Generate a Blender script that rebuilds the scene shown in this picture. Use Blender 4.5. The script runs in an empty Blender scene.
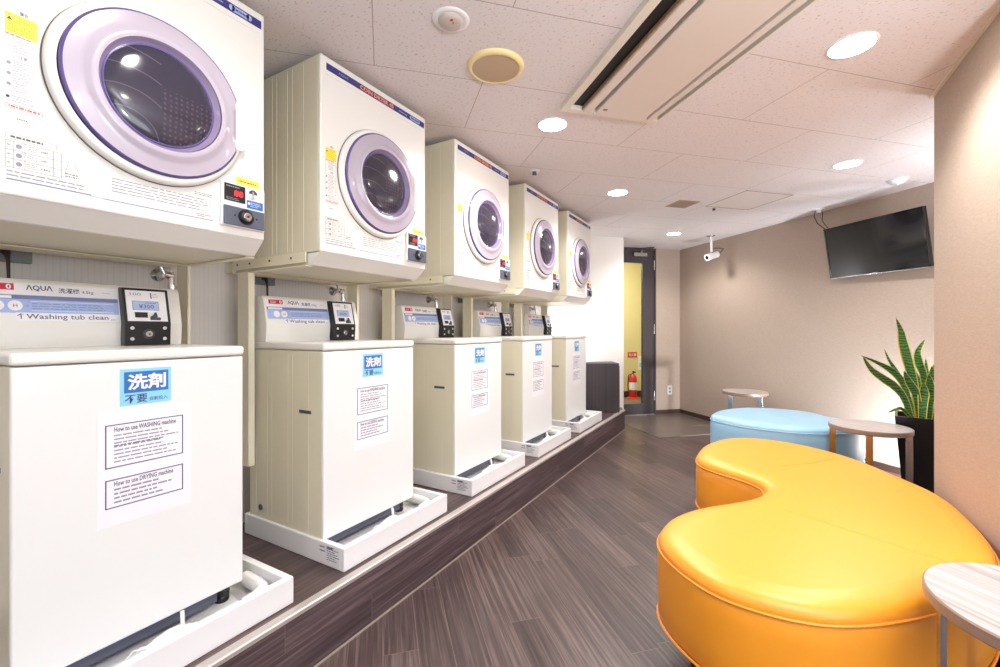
import bpy, bmesh, math, random
from mathutils import Vector, Matrix
random.seed(7)
PI = math.pi
S2 = math.sqrt(0.5)
SC = bpy.context.scene
COL = SC.collection

# ---------------------------------------------------------------- materials
def lin(c):
    c = c / 255.0
    return c / 12.92 if c <= 0.04045 else ((c + 0.055) / 1.055) ** 2.4
def rgb(r, g, b): return (lin(r), lin(g), lin(b), 1.0)
def mat(name, col, rough=0.5, metal=0.0, coat=0.0, bump=None, emit=None, estr=0.0, spec=0.5, var=None):
    m = bpy.data.materials.new(name); m.use_nodes = True
    nt = m.node_tree; b = nt.nodes['Principled BSDF']
    b.inputs['Base Color'].default_value = rgb(*col)
    b.inputs['Roughness'].default_value = rough
    b.inputs['Metallic'].default_value = metal
    b.inputs['Coat Weight'].default_value = coat
    b.inputs['Coat Roughness'].default_value = 0.06
    b.inputs['Specular IOR Level'].default_value = spec
    if emit:
        b.inputs['Emission Color'].default_value = rgb(*emit); b.inputs['Emission Strength'].default_value = estr
    if bump or var:
        tc = nt.nodes.new('ShaderNodeTexCoord')
        n = nt.nodes.new('ShaderNodeTexNoise'); n.inputs['Detail'].default_value = 4
        n.inputs['Scale'].default_value = (bump or var)[0]
        nt.links.new(tc.outputs['Object'], n.inputs['Vector'])
        if bump:
            bp = nt.nodes.new('ShaderNodeBump'); bp.inputs['Strength'].default_value = bump[1]; bp.inputs['Distance'].default_value = 0.002
            nt.links.new(n.outputs['Fac'], bp.inputs['Height']); nt.links.new(bp.outputs['Normal'], b.inputs['Normal'])
        if var:
            mx = nt.nodes.new('ShaderNodeMix'); mx.data_type = 'RGBA'
            mx.inputs['A'].default_value = rgb(*col); mx.inputs['B'].default_value = rgb(*[c * var[1] for c in col])
            nt.links.new(n.outputs['Fac'], mx.inputs['Factor']); nt.links.new(mx.outputs['Result'], b.inputs['Base Color'])
    return m
class NT:
    """small helper to wire shader math"""
    def __init__(s, m): s.nt = m.node_tree; s.b = s.nt.nodes['Principled BSDF']
    def node(s, t, **k):
        n = s.nt.nodes.new(t)
        for a, v in k.items(): setattr(n, a, v)
        return n
    def put(s, sock, v):
        if isinstance(v, (int, float)): sock.default_value = v
        elif isinstance(v, tuple): sock.default_value = v
        else: s.nt.links.new(v, sock)
    def m(s, op, a, b=0.0, c=0.0):
        n = s.node('ShaderNodeMath', operation=op); s.put(n.inputs[0], a); s.put(n.inputs[1], b); s.put(n.inputs[2], c); return n.outputs[0]
    def xyz(s):
        tc = s.node('ShaderNodeTexCoord'); sp = s.node('ShaderNodeSeparateXYZ'); s.nt.links.new(tc.outputs['Object'], sp.inputs[0]); return sp.outputs
    def comb(s, x, y, z):
        n = s.node('ShaderNodeCombineXYZ'); s.put(n.inputs[0], x); s.put(n.inputs[1], y); s.put(n.inputs[2], z); return n.outputs[0]
    def noise(s, vec, scale=1.0, detail=3.0, rough=0.5):
        n = s.node('ShaderNodeTexNoise'); s.put(n.inputs['Vector'], vec); n.inputs['Scale'].default_value = scale
        n.inputs['Detail'].default_value = detail; n.inputs['Roughness'].default_value = rough; return n.outputs['Fac']
    def white(s, vec):
        n = s.node('ShaderNodeTexWhiteNoise', noise_dimensions='3D'); s.put(n.inputs['Vector'], vec); return n.outputs['Value']
    def mix(s, f, a, b):
        n = s.node('ShaderNodeMix', data_type='RGBA'); s.put(n.inputs['Factor'], f); s.put(n.inputs['A'], a); s.put(n.inputs['B'], b); return n.outputs['Result']
    def ramp(s, f, stops):
        n = s.node('ShaderNodeValToRGB'); s.put(n.inputs[0], f); e = n.color_ramp.elements
        e[0].position, e[0].color = stops[0]; e[1].position, e[1].color = stops[-1]
        for p, c in stops[1:-1]:
            q = e.new(p); q.color = c
        return n.outputs['Color']
    def bump(s, h, strength, dist=0.002):
        n = s.node('ShaderNodeBump'); n.inputs['Strength'].default_value = strength; n.inputs['Distance'].default_value = dist
        s.put(n.inputs['Height'], h); s.nt.links.new(n.outputs['Normal'], s.b.inputs['Normal'])

def plank_mat(name, axis, width, length, cols, rough=0.38, zaxis=False):
    """planks; axis = unit direction (x,y) of the grain.  zaxis: width runs along z"""
    m = mat(name, cols[1], rough); N = NT(m); x, y, z = N.xyz()
    a = N.m('ADD', N.m('MULTIPLY', x, axis[0]), N.m('MULTIPLY', y, axis[1]))
    b = z if zaxis else N.m('ADD', N.m('MULTIPLY', x, -axis[1]), N.m('MULTIPLY', y, axis[0]))
    br = N.m('DIVIDE', b, width); row = N.m('FLOOR', br); fb = N.m('FRACT', br)
    off = N.white(N.comb(row, 3.7, 0.0))
    ar = N.m('ADD', N.m('DIVIDE', a, length), N.m('MULTIPLY', off, 5.0)); cell = N.m('FLOOR', ar); fa = N.m('FRACT', ar)
    rnd = N.white(N.comb(row, cell, 9.1))
    seed = N.m('MULTIPLY', rnd, 37.0)
    g1 = N.noise(N.comb(N.m('MULTIPLY', a, 2.2), N.m('MULTIPLY', b, 85.0), seed), 1.0, 5.0, 0.62)
    g2 = N.noise(N.comb(N.m('MULTIPLY', a, 6.0), N.m('MULTIPLY', b, 190.0), seed), 1.0, 3.0, 0.6)
    f = N.m('ADD', N.m('MULTIPLY', g1, 0.75), N.m('MULTIPLY', g2, 0.25))
    f = N.m('ADD', f, N.m('MULTIPLY', N.m('SUBTRACT', rnd, 0.5), 0.13))
    c = N.ramp(f, [(0.30, rgb(*cols[0])), (0.5, rgb(*cols[1])), (0.68, rgb(*cols[2]))])
    eb = N.m('MINIMUM', fb, N.m('SUBTRACT', 1.0, fb)); ea = N.m('MINIMUM', fa, N.m('SUBTRACT', 1.0, fa))
    gap = N.m('MAXIMUM', N.m('LESS_THAN', N.m('MULTIPLY', eb, width), 0.0011), N.m('LESS_THAN', N.m('MULTIPLY', ea, length), 0.0011))
    c = N.mix(N.m('MULTIPLY', gap, 0.6), c, rgb(128, 108, 100))
    N.nt.links.new(c, N.b.inputs['Base Color'])
    N.bump(N.m('SUBTRACT', g2, gap), 0.12, 0.001)
    return m

WOODC = [(50, 39, 40), (79, 64, 63), (114, 97, 94)]
M_FLOOR = plank_mat('dark plank flooring', (S2, -S2), 0.118, 0.92, WOODC, 0.36)
M_PLAT = plank_mat('dark plank platform top', (0, 1), 0.15, 0.92, WOODC, 0.4)
M_FACE = plank_mat('dark plank step face', (0, 1), 0.115, 0.92, [(50, 38, 42), (82, 66, 70), (118, 100, 102)], 0.4, True)
M_CAB = plank_mat('dark veneer', (0.7, 0.7), 3.0, 9.0, [(46, 41, 46), (60, 54, 59), (74, 67, 73)], 0.45)
M_BASE = mat('dark brown vinyl skirting', (72, 52, 44), 0.4)
M_TILE = mat('entrance floor tile', (112, 100, 95), 0.28, var=(6, 0.8))
M_JOINT = mat('pale joint strip', (158, 146, 138), 0.5)
M_CREAM = mat('cream painted steel', (222, 217, 196), 0.34)
M_CREAM2 = mat('cream rack steel', (234, 228, 206), 0.42)
M_WHITE = mat('white enamel', (232, 231, 226), 0.28)
M_LID = mat('white plastic lid', (231, 230, 225), 0.32)
M_WFRONT = mat('cool white washer enamel', (229, 231, 231), 0.28)
M_PLASTIC = mat('white plastic', (230, 230, 231), 0.35)
M_TRAY = mat('white tray plastic', (230, 230, 233), 0.35)
M_TRAYIN = M_TRAY
M_GREYP = mat('dark grey plastic', (70, 72, 78), 0.4)
M_PANEL = mat('slate grey panel', (88, 94, 112), 0.35)
M_BLACK = mat('black plastic', (22, 22, 25), 0.3)
M_BLACKG = mat('black gloss', (10, 10, 12), 0.06, coat=0.6)
M_CHROME = mat('chrome', (215, 215, 220), 0.12, 1.0)
M_STEEL = mat('brushed steel', (205, 205, 207), 0.22, 1.0)
M_ALU = mat('aluminium nosing', (200, 192, 188), 0.5, 0.6)
M_INK = mat('grey ink', (96, 94, 112), 0.6)
M_INKD = mat('dark ink', (56, 54, 104), 0.6)
M_INKP = mat('pale ink', (146, 144, 160), 0.6)
M_NAVY = mat('navy print', (56, 54, 120), 0.45)
M_BLUE = mat('blue print', (40, 110, 190), 0.5)
M_CYAN = mat('sky blue print', (140, 210, 240), 0.5)
M_LBLUE = mat('periwinkle band', (160, 180, 226), 0.5)
M_LBLUE2 = mat('slate band', (112, 124, 168), 0.5)
M_RED = mat('red print', (208, 36, 60), 0.5)
M_YEL = mat('yellow label', (248, 226, 60), 0.55)
M_ORANGE = mat('orange print', (250, 150, 70), 0.5)
M_PAPER = mat('laminated paper', (238, 237, 244), 0.3)
M_LABW = mat('white label', (238, 238, 242), 0.5)
M_LED = mat('red digits', (230, 30, 40), 0.4, emit=(255, 40, 40), estr=1.2)
M_LCD = mat('pale blue display', (158, 174, 208), 0.2, emit=(140, 160, 205), estr=0.15)
M_LILAC = mat('lilac translucent plastic', (182, 173, 188), 0.22, coat=0.35)
M_LILACD = mat('violet rim plastic', (92, 80, 138), 0.2, coat=0.4)
M_LILACG = mat('grey violet bowl', (140, 126, 158), 0.15, coat=0.5)
M_RINGEDGE = mat('dark ring edge', (96, 92, 80), 0.6)  # thin dark line round the dryer door ring
def drum_mat():
    m = mat('perforated drum behind dark glass', (50, 46, 62), 0.12, coat=0.5, spec=0.5); N = NT(m); x, y, z = N.xyz()
    v = N.node('ShaderNodeTexVoronoi'); N.put(v.inputs['Vector'], N.comb(0.0, y, z)); v.inputs['Scale'].default_value = 75
    v.inputs['Randomness'].default_value = 0.15
    d = N.m('LESS_THAN', v.outputs['Distance'], 0.27)
    dy = N.m('SUBTRACT', y, 0.22); dz = N.m('SUBTRACT', z, 0.24)
    rr = N.m('SQRT', N.m('ADD', N.m('MULTIPLY', dy, dy), N.m('MULTIPLY', dz, dz)))
    ring = N.m('LESS_THAN', N.m('ABSOLUTE', N.m('SUBTRACT', N.m('FRACT', N.m('MULTIPLY', rr, 19.0)), 0.5)), 0.03)
    zone = N.m('GREATER_THAN', y, 0.30)
    c = N.mix(N.m('MULTIPLY', N.m('MULTIPLY', d, N.m('MULTIPLY', zone, N.m('LESS_THAN', z, 0.40))), 0.14), rgb(50, 46, 62), rgb(150, 122, 130))
    c = N.mix(N.m('MULTIPLY', N.m('MULTIPLY', ring, N.m('SUBTRACT', 1.0, zone)), 0.22), c, rgb(140, 130, 150))
    N.nt.links.new(c, N.b.inputs['Base Color'])
    return m
M_DRUM = drum_mat()
def wallpaper(name, col, dark):
    m = mat(name, col, 0.75, spec=0.3); N = NT(m); x, y, z = N.xyz()
    h = N.m('ADD', x, N.m('MULTIPLY', y, -1.0))
    n1 = N.noise(N.comb(N.m('MULTIPLY', h, 30.0), N.m('MULTIPLY', N.m('ADD', x, y), 30.0), N.m('MULTIPLY', z, 260.0)), 1.0, 3.0, 0.6)
    c = N.ramp(n1, [(0.3, rgb(*dark)), (0.7, rgb(*col))])
    N.nt.links.new(c, N.b.inputs['Base Color']); N.bump(n1, 0.25, 0.001)
    return m
M_BROWN = wallpaper('taupe woven wallpaper', (181, 164, 151), (168, 152, 139))
M_WALLW = mat('white wallpaper', (236, 233, 230), 0.7, bump=(220, 0.15))
def stripe_wall():
    m = mat('grey ribbed laundry wall', (205, 196, 186), 0.45); N = NT(m); x, y, z = N.xyz()
    f = N.m('FRACT', N.m('MULTIPLY', y, 55.0)); s = N.m('LESS_THAN', f, 0.25)
    c = N.mix(N.m('MULTIPLY', s, 0.5), rgb(224, 219, 214), rgb(212, 206, 201))
    N.nt.links.new(c, N.b.inputs['Base Color']); N.bump(s, 0.3, 0.001)
    return m
M_RIB = stripe_wall()
def ceil_mat():
    m = mat('fissured ceiling tile', (224, 218, 219), 0.85, spec=0.2); N = NT(m); x, y, z = N.xyz()
    u = N.m('MULTIPLY', N.m('ADD', x, y), S2); v = N.m('MULTIPLY', N.m('SUBTRACT', y, x), S2)
    vr = N.m('DIVIDE', N.m('SUBTRACT', v, 1.395), 0.45); row = N.m('FLOOR', vr); fv = N.m('FRACT', vr)
    ur = N.m('DIVIDE', N.m('SUBTRACT', N.m('DIVIDE', N.m('ADD', u, 0.035), 0.45), row), 2.0); fu = N.m('FRACT', ur)
    ev = N.m('MULTIPLY', N.m('MINIMUM', fv, N.m('SUBTRACT', 1.0, fv)), 0.45); eu = N.m('MULTIPLY', N.m('MINIMUM', fu, N.m('SUBTRACT', 1.0, fu)), 0.9)
    seam = N.m('MAXIMUM', N.m('LESS_THAN', ev, 0.0016), N.m('LESS_THAN', eu, 0.0016))
    n1 = N.noise(N.comb(N.m('MULTIPLY', x, 62.0), N.m('MULTIPLY', y, 130.0), 0.0), 1.0, 2.0, 0.6)
    sp = N.m('GREATER_THAN', n1, 0.635)
    c = N.mix(N.m('MULTIPLY', sp, 0.42), rgb(224, 218, 219), rgb(128, 112, 110))
    c = N.mix(seam, c, rgb(166, 152, 146))
    N.nt.links.new(c, N.b.inputs['Base Color']); N.bump(N.m('SUBTRACT', 0.0, N.m('MAXIMUM', sp, seam)), 0.4, 0.002)
    return m
M_CEIL = ceil_mat()
def fabric(name, col, rough):
    m = mat(name, col, rough, spec=0.5, coat=0.5); m.node_tree.nodes['Principled BSDF'].inputs['Coat Roughness'].default_value = 0.38; N = NT(m); tc = N.node('ShaderNodeTexCoord')
    n1 = N.noise(tc.outputs['Object'], 420.0, 2.0)
    N.bump(n1, 0.25, 0.0006)
    return m
M_SOFAY = fabric('orange yellow vinyl', (249, 162, 36), 0.42)
M_SOFAYP = fabric('orange piping', (250, 158, 48), 0.4)
M_SOFAB = fabric('pale blue vinyl', (156, 203, 233), 0.4)
M_SOFABP = fabric('pale blue piping', (170, 214, 240), 0.4)
def tabletop_mat():
    m = mat('pale grey wood laminate', (200, 190, 186), 0.3); N = NT(m); x, y, z = N.xyz()
    b = N.m('MULTIPLY', N.m('ADD', x, y), S2); a = N.m('MULTIPLY', N.m('SUBTRACT', x, y), S2)
    n1 = N.noise(N.comb(N.m('MULTIPLY', a, 1.6), N.m('MULTIPLY', b, 55.0), 4.0), 1.0, 4.0, 0.6)
    c = N.ramp(n1, [(0.3, rgb(148, 137, 134)), (0.48, rgb(176, 168, 166)), (0.65, rgb(200, 195, 194))])
    N.nt.links.new(c, N.b.inputs['Base Color']); return m
M_TABLE = tabletop_mat()
M_FINE = mat('fine print ink', (150, 148, 160), 0.6)
M_TEDGE = mat('brown wood edge', (160, 134, 118), 0.4, var=(14, 0.85))
M_YWALL = mat('yellow corridor wall', (226, 214, 156), 0.7)
M_CORFL = mat('corridor carpet', (110, 104, 84), 0.8)
M_DOOR = mat('charcoal door', (66, 60, 64), 0.4)
M_GLASS = bpy.data.materials.new('clear glass'); M_GLASS.use_nodes = True
_b = M_GLASS.node_tree.nodes['Principled BSDF']; _b.inputs['Base Color'].default_value = (0.97, 0.98, 0.97, 1); _b.inputs['Roughness'].default_value = 0.0
_b.inputs['Transmission Weight'].default_value = 1.0; _b.inputs['IOR'].default_value = 1.1
def leaf_mat():
    m = mat('banded snake plant leaf', (60, 120, 60), 0.35); N = NT(m); tc = N.node('ShaderNodeTexCoord')
    sp = N.node('ShaderNodeSeparateXYZ'); N.nt.links.new(tc.outputs['Object'], sp.inputs[0])
    n0 = N.noise(tc.outputs['Object'], 18.0, 2.0)
    w = N.m('SINE', N.m('ADD', N.m('MULTIPLY', sp.outputs[2], 330.0), N.m('MULTIPLY', n0, 14.0)))
    c = N.ramp(N.m('ADD', N.m('MULTIPLY', w, 0.3), 0.5), [(0.2, rgb(34, 82, 40)), (0.8, rgb(96, 152, 84))])
    N.nt.links.new(c, N.b.inputs['Base Color']); return m
M_LEAF = leaf_mat()
M_LEAFY = mat('yellow leaf margin', (226, 214, 92), 0.4)
M_SOIL = mat('potting soil', (98, 72, 50), 0.9, var=(60, 0.5))
M_LAMP = mat('lit downlight', (255, 255, 255), 0.5, emit=(255, 248, 236), estr=30.0)
M_BEIGE = mat('beige speaker grille', (186, 162, 134), 0.6, bump=(600, 0.3))
M_CREAMY = mat('yellowed speaker ring', (238, 222, 160), 0.4)
M_ACW = mat('aged ivory plastic', (220, 208, 198), 0.42)
M_ACF = mat('ivory frame plastic', (222, 216, 202), 0.42)
M_ACD = mat('dark air slot', (24, 22, 20), 0.6)
M_ACB = mat('brown louver edge', (150, 122, 90), 0.5)
M_DET = mat('greyed plastic', (196, 186, 180), 0.5)
M_VENT = mat('brown vent grille', (168, 146, 130), 0.6)
M_SCREEN = mat('dark television glass', (16, 17, 20), 0.12, coat=0.4)
M_CABLE = mat('dark cable', (60, 40, 36), 0.5)
M_TEAL = mat('grey green outlet plastic', (130, 142, 140), 0.45)
M_EXT = mat('red extinguisher paint', (214, 52, 40), 0.3)

# ---------------------------------------------------------------- geometry builder
class MB:
    def __init__(s): s.v = []; s.f = []; s.mi = []; s.sm = []; s.mats = []
    def idx(s, m):
        if m not in s.mats: s.mats.append(m)
        return s.mats.index(m)
    def add(s, vs, fs, m, smooth=False):
        o = len(s.v); s.v += [tuple(p) for p in vs]; k = s.idx(m)
        for f in fs: s.f.append([i + o for i in f]); s.mi.append(k); s.sm.append(smooth)
        return s
    def bm(s, b, m, smooth=False):
        b.verts.index_update()
        s.add([v.co[:] for v in b.verts], [[v.index for v in f.verts] for f in b.faces], m, smooth); b.free(); return s
    def box(s, x0, x1, y0, y1, z0, z1, m, bev=0.0, seg=2):
        b = bmesh.new(); bmesh.ops.create_cube(b, size=1.0)
        for v in b.verts: v.co = Vector(((x0 + x1) / 2 + v.co.x * (x1 - x0), (y0 + y1) / 2 + v.co.y * (y1 - y0), (z0 + z1) / 2 + v.co.z * (z1 - z0)))
        if bev > 0: bmesh.ops.bevel(b, geom=b.edges[:] , offset=bev, segments=seg, profile=0.5, affect='EDGES')
        return s.bm(b, m, False)
    def prism(s, pts, lo, hi, axis, m, bev=0.0, smooth=False):
        """pts: 2D polygon; axis 'z': (x,y) extruded z, 'y': (x,z) extruded in y, 'x': (y,z) extruded in x"""
        def P(p, t): return {'z': (p[0], p[1], t), 'y': (p[0], t, p[1]), 'x': (t, p[0], p[1])}[axis]
        b = bmesh.new(); A = [b.verts.new(P(p, lo)) for p in pts]; B = [b.verts.new(P(p, hi)) for p in pts]
        n = len(pts); b.faces.new(A); b.faces.new(B[::-1])
        for i in range(n): b.faces.new([A[i], A[(i + 1) % n], B[(i + 1) % n], B[i]])
        bmesh.ops.recalc_face_normals(b, faces=b.faces)
        if bev > 0: bmesh.ops.bevel(b, geom=b.edges[:], offset=bev, segments=2, profile=0.5, affect='EDGES')
        return s.bm(b, m, smooth)
    def lathe(s, prof, m, c=(0, 0, 0), axis='z', n=40, smooth=True, rfun=None, caps=True):
        """prof: list of (radius, height along axis)"""
        vs = []; fs = []
        for (r, h) in prof:
            for k in range(n):
                t = 2 * PI * k / n; rr = rfun(r, t) if rfun else r
                a, b = rr * math.cos(t), rr * math.sin(t)
                vs.append({'z': (c[0] + a, c[1] + b, c[2] + h), 'x': (c[0] + h, c[1] + a, c[2] + b), 'y': (c[0] + b, c[1] + h, c[2] + a)}[axis])
        L = len(prof)
        for i in range(L - 1):
            for k in range(n):
                k2 = (k + 1) % n; fs.append([i * n + k, i * n + k2, (i + 1) * n + k2, (i + 1) * n + k])
        s.add(vs, fs, m, smooth)
        if caps:
            if prof[0][0] > 1e-5: s.add(vs[:n], [list(range(n))[::-1]], m)
            if prof[-1][0] > 1e-5: s.add(vs[-n:], [list(range(n))], m)
        return s
    def cyl(s, p0, p1, r, m, n=16, r2=None, smooth=True):
        p0 = Vector(p0); p1 = Vector(p1); d = (p1 - p0)
        q = d.to_track_quat('Z', 'Y').to_matrix(); vs = []
        for p, rr in ((p0, r), (p1, r if r2 is None else r2)):
            for k in range(n): vs.append(p + q @ Vector((rr * math.cos(2 * PI * k / n), rr * math.sin(2 * PI * k / n), 0)))
        s.add(vs, [[k, (k + 1) % n, n + (k + 1) % n, n + k] for k in range(n)], m, smooth)
        s.add(vs, [list(range(n))[::-1], list(range(n, 2 * n))], m); return s
    def tube(s, pts, r, m, n=10, closed=False, flat=1.0):
        pts = [Vector(p) for p in pts]; L = len(pts); vs = []; up = Vector((0, 0, 1)); prev = None
        for i, p in enumerate(pts):
            a = pts[(i - 1) % L] if (closed or i > 0) else p; b = pts[(i + 1) % L] if (closed or i < L - 1) else p
            t = (b - a).normalized()
            ref = up if abs(t.z) < 0.95 else Vector((1, 0, 0))
            if prev is not None and abs(t.z) >= 0.6: ref = prev
            x = t.cross(ref)
            if x.length < 1e-4: x = t.cross(Vector((0, 1, 0)))
            x.normalize(); y = x.cross(t); prev = y
            rr = r[i] if isinstance(r, (list, tuple)) else r
            for k in range(n): vs.append(p + x * rr * math.cos(2 * PI * k / n) + y * rr * flat * math.sin(2 * PI * k / n))
        fs = []
        for i in range(L if closed else L - 1):
            j = (i + 1) % L
            for k in range(n): fs.append([i * n + k, i * n + (k + 1) % n, j * n + (k + 1) % n, j * n + k])
        s.add(vs, fs, m, True)
        if not closed: s.add(vs[:n], [list(range(n))[::-1]], m); s.add(vs[-n:], [list(range(n))], m)
        return s
    def rect(s, frame, u0, u1, v0, v1, m, h=0.0, t=0.0006):
        """thin raised rectangle on a frame (origin, U, V, N)"""
        O, U, V, N = frame
        c = [O + U * a + V * b for a, b in ((u0, v0), (u1, v0), (u1, v1), (u0, v1))]
        vs = [p + N * h for p in c] + [p + N * (h + t) for p in c]
        return s.add(vs, [[4, 5, 6, 7], [0, 1, 5, 4], [1, 2, 6, 5], [2, 3, 7, 6], [3, 0, 4, 7]], m)
    def frame_rect(s, frame, u0, u1, v0, v1, w, m, h=0.0):
        s.rect(frame, u0, u1, v0, v0 + w, m, h); s.rect(frame, u0, u1, v1 - w, v1, m, h)
        s.rect(frame, u0, u0 + w, v0, v1, m, h); return s.rect(frame, u1 - w, u1, v0, v1, m, h)
    def text(s, frame, body, u0, u1, v0, v1, m, h=0.001, bold=0.0, keep=False):
        T = glyphs(body, bold); vs, fs, (bx0, bx1, by0, by1) = T
        if not vs: return s
        O, U, V, N = frame
        su = (u1 - u0) / max(bx1 - bx0, 1e-6); sv = (v1 - v0) / max(by1 - by0, 1e-6)
        if keep: su = sv = min(su, sv)
        return s.add([O + U * (u0 + (x - bx0) * su) + V * (v0 + (y - by0) * sv) + N * h for x, y in vs], fs, m)
    def lines(s, frame, u0, u1, v0, v1, n, m, h=0.0, frac=0.28, seed=1, minw=0.55):
        """fine print too small to read: rows of short dashes"""
        R = random.Random(seed); p = (v1 - v0) / n
        for i in range(n):
            v = v1 - (i + 0.5) * p; u = u0; end = u0 + (u1 - u0) * R.uniform(minw, 1.0)
            while u < end:
                w = R.uniform(0.04, 0.16) * (u1 - u0); w = min(w, end - u)
                s.rect(frame, u, u + w, v - p * frac / 2, v + p * frac / 2, m, h, 0.0003); u += w + 0.012 * (u1 - u0) + 0.001
        return s
    def build(s, name, parent=None, loc=None):
        me = bpy.data.meshes.new(name); me.from_pydata(s.v, [], s.f)
        for m in s.mats: me.materials.append(m)
        me.polygons.foreach_set('material_index', s.mi); me.polygons.foreach_set('use_smooth', s.sm); me.update()
        o = bpy.data.objects.new(name, me); COL.objects.link(o)
        if parent is not None: o.parent = parent
        if loc is not None: o.location = loc
        return o
_G = {}
def glyphs(body, bold):
    k = (body, bold)
    if k in _G: return _G[k]
    cu = bpy.data.curves.new('t', 'FONT'); cu.body = body; cu.size = 1.0; cu.resolution_u = 2; cu.offset = bold; cu.fill_mode = 'FRONT'
    o = bpy.data.objects.new('t', cu); COL.objects.link(o)
    dg = bpy.context.evaluated_depsgraph_get(); me = bpy.data.meshes.new_from_object(o.evaluated_get(dg))
    vs = [(v.co.x, v.co.y) for v in me.vertices]; fs = [list(p.vertices) for p in me.polygons if p.area > 1e-9]
    # keep normals facing +z
    out = []
    for p in me.polygons:
        if p.area > 1e-9: out.append(list(p.vertices) if p.normal.z >= 0 else list(p.vertices)[::-1])
    bx = (min([v[0] for v in vs] or [0]), max([v[0] for v in vs] or [1]), min([v[1] for v in vs] or [0]), max([v[1] for v in vs] or [1]))
    bpy.data.objects.remove(o); bpy.data.curves.remove(cu); bpy.data.meshes.remove(me)
    _G[k] = (vs, out, bx); return _G[k]
def FX(x): return (Vector((x, 0, 0)), Vector((0, 1, 0)), Vector((0, 0, 1)), Vector((1, 0, 0)))       # faces +X, u = y, v = z
def FY(y): return (Vector((0, y, 0)), Vector((1, 0, 0)), Vector((0, 0, 1)), Vector((0, -1, 0)))      # faces -Y, u = x, v = z

def tag(o, label=None, cat=None, group=None, kind=None):
    if label: o['label'] = label
    if cat: o['category'] = cat
    if group: o['group'] = group
    if kind: o['kind'] = kind
    return o
def empty(name, loc=(0, 0, 0), rz=0.0):
    o = bpy.data.objects.new(name, None); o.empty_display_size = 0.1; COL.objects.link(o); o.location = loc; o.rotation_euler = (0, 0, rz); return o
def copy_tree(o, parent=None):
    c = o.copy(); COL.objects.link(c)
    if parent is not None: c.parent = parent
    for ch in list(o.children): copy_tree(ch, c)
    return c
def struct(mb, name): return tag(mb.build(name), kind='structure')

# ---------------------------------------------------------------- room constants (metres, floor z = 0)
PZ = 0.221; CZ = 2.184; XL = -2.06; XR = 0.705; YB = -1.7
XS = -1.253            # step nosing
PITCH = 0.8392
def uv(u, v, z=0.0): return (u * S2 - v * S2, u * S2 + v * S2, z)       # 45-degree room axes
VD = 7.19 * S2; VW = 6.44 * S2; UT = 5.44 * S2; VC = 9.19 * S2          # door wall, white wall, tv wall, corridor wall
def wallprism(name, pts, z0, z1, m, bev=0.0): return struct(MB().prism(pts, z0, z1, 'z', m, bev), name)

# floor, ceiling, platform
wallprism('floor', [(-2.3, YB - 0.1), (2.4, YB - 0.1), (2.4, 3.3), uv(UT + 0.1, 3.0)[:2], uv(UT + 0.1, VD + 0.02)[:2], uv(2.3, VD + 0.02)[:2], (-2.3, 4.3)], -0.1, 0.0, M_FLOOR)
wallprism('ceiling', [(-2.3, YB - 0.1), (2.4, YB - 0.1), (2.4, 3.3), uv(UT + 0.1, 3.0)[:2], uv(UT + 0.1, VD + 0.1)[:2], uv(2.2, VD + 0.1)[:2], (-2.3, 4.4)], CZ, CZ + 0.08, M_CEIL)
VT = 5.60 * S2   # entrance tile edge
wallprism('floor_2', [uv(2.75, VT)[:2], uv(UT - 0.006, VT)[:2], uv(UT - 0.006, VD - 0.006)[:2], uv(2.75, VD - 0.006)[:2]], 0.0, 0.003, M_TILE)
_e = MB(); 
_e.prism([uv(3.0, VT - 0.008)[:2], uv(UT - 0.006, VT - 0.008)[:2], uv(UT - 0.006, VT + 0.004)[:2], uv(3.0, VT + 0.004)[:2]], 0.0, 0.0042, 'z', M_JOINT)
_e.prism([uv(3.40, VT + 0.38)[:2], uv(UT - 0.006, VT + 0.38)[:2], uv(UT - 0.006, VT + 0.385)[:2], uv(3.40, VT + 0.385)[:2]], 0.003, 0.0044, 'z', M_JOINT)
struct(_e, 'trim_1')
wallprism('platform', [(XL, YB), (XS - 0.012, YB), (XS - 0.012, 4.945), (-1.335, 5.09), (XL, 4.36)], 0.0, PZ - 0.001, M_PLAT)
struct(MB().box(XS - 0.013, XS - 0.006, YB, 4.947, 0.0, PZ - 0.004, M_FACE), 'platform_face')
_n = MB(); _n.prism([(XS - 0.034, PZ - 0.001), (XS - 0.034, PZ + 0.0025), (XS - 0.004, PZ + 0.003), (XS, PZ), (XS, PZ - 0.012), (XS - 0.006, PZ - 0.012), (XS - 0.006, PZ - 0.002)], YB, 4.95, 'y', M_ALU)
struct(_n, 'trim_2')
_n = MB(); _n.box(XS - 0.007, XS - 0.003, YB, 4.947, 0.0, 0.007, M_JOINT); struct(_n, 'trim_3')

# walls
struct(MB().box(XL - 0.1, XL, YB - 0.1, 4.5, 0, CZ, M_RIB), 'wall_left')
struct(MB().box(XL - 0.1, 2.4, YB - 0.1, YB, 0, CZ, M_WALLW), 'wall_back')
struct(MB().box(XR, 2.3, 1.86, 2.729, 0, CZ, M_BROWN, 0.004), 'wall_right')
wallprism('wall_far', [uv(1.62, VW)[:2], uv(2.685, VW)[:2], uv(2.685, VW + 0.08)[:2], uv(1.62, VW + 0.08)[:2]], 0, CZ, M_WALLW)
wallprism('wall_tv', [uv(UT, 1.0)[:2], uv(UT + 0.1, 1.0)[:2], uv(UT + 0.1, VD + 0.1)[:2], uv(UT, VD + 0.1)[:2]], 0, CZ, M_BROWN)
_w = MB()
_w.prism([uv(3.476, VD)[:2], uv(UT, VD)[:2], uv(UT, VD + 0.1)[:2], uv(3.476, VD + 0.1)[:2]], 0, CZ, 'z', M_BROWN)
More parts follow.
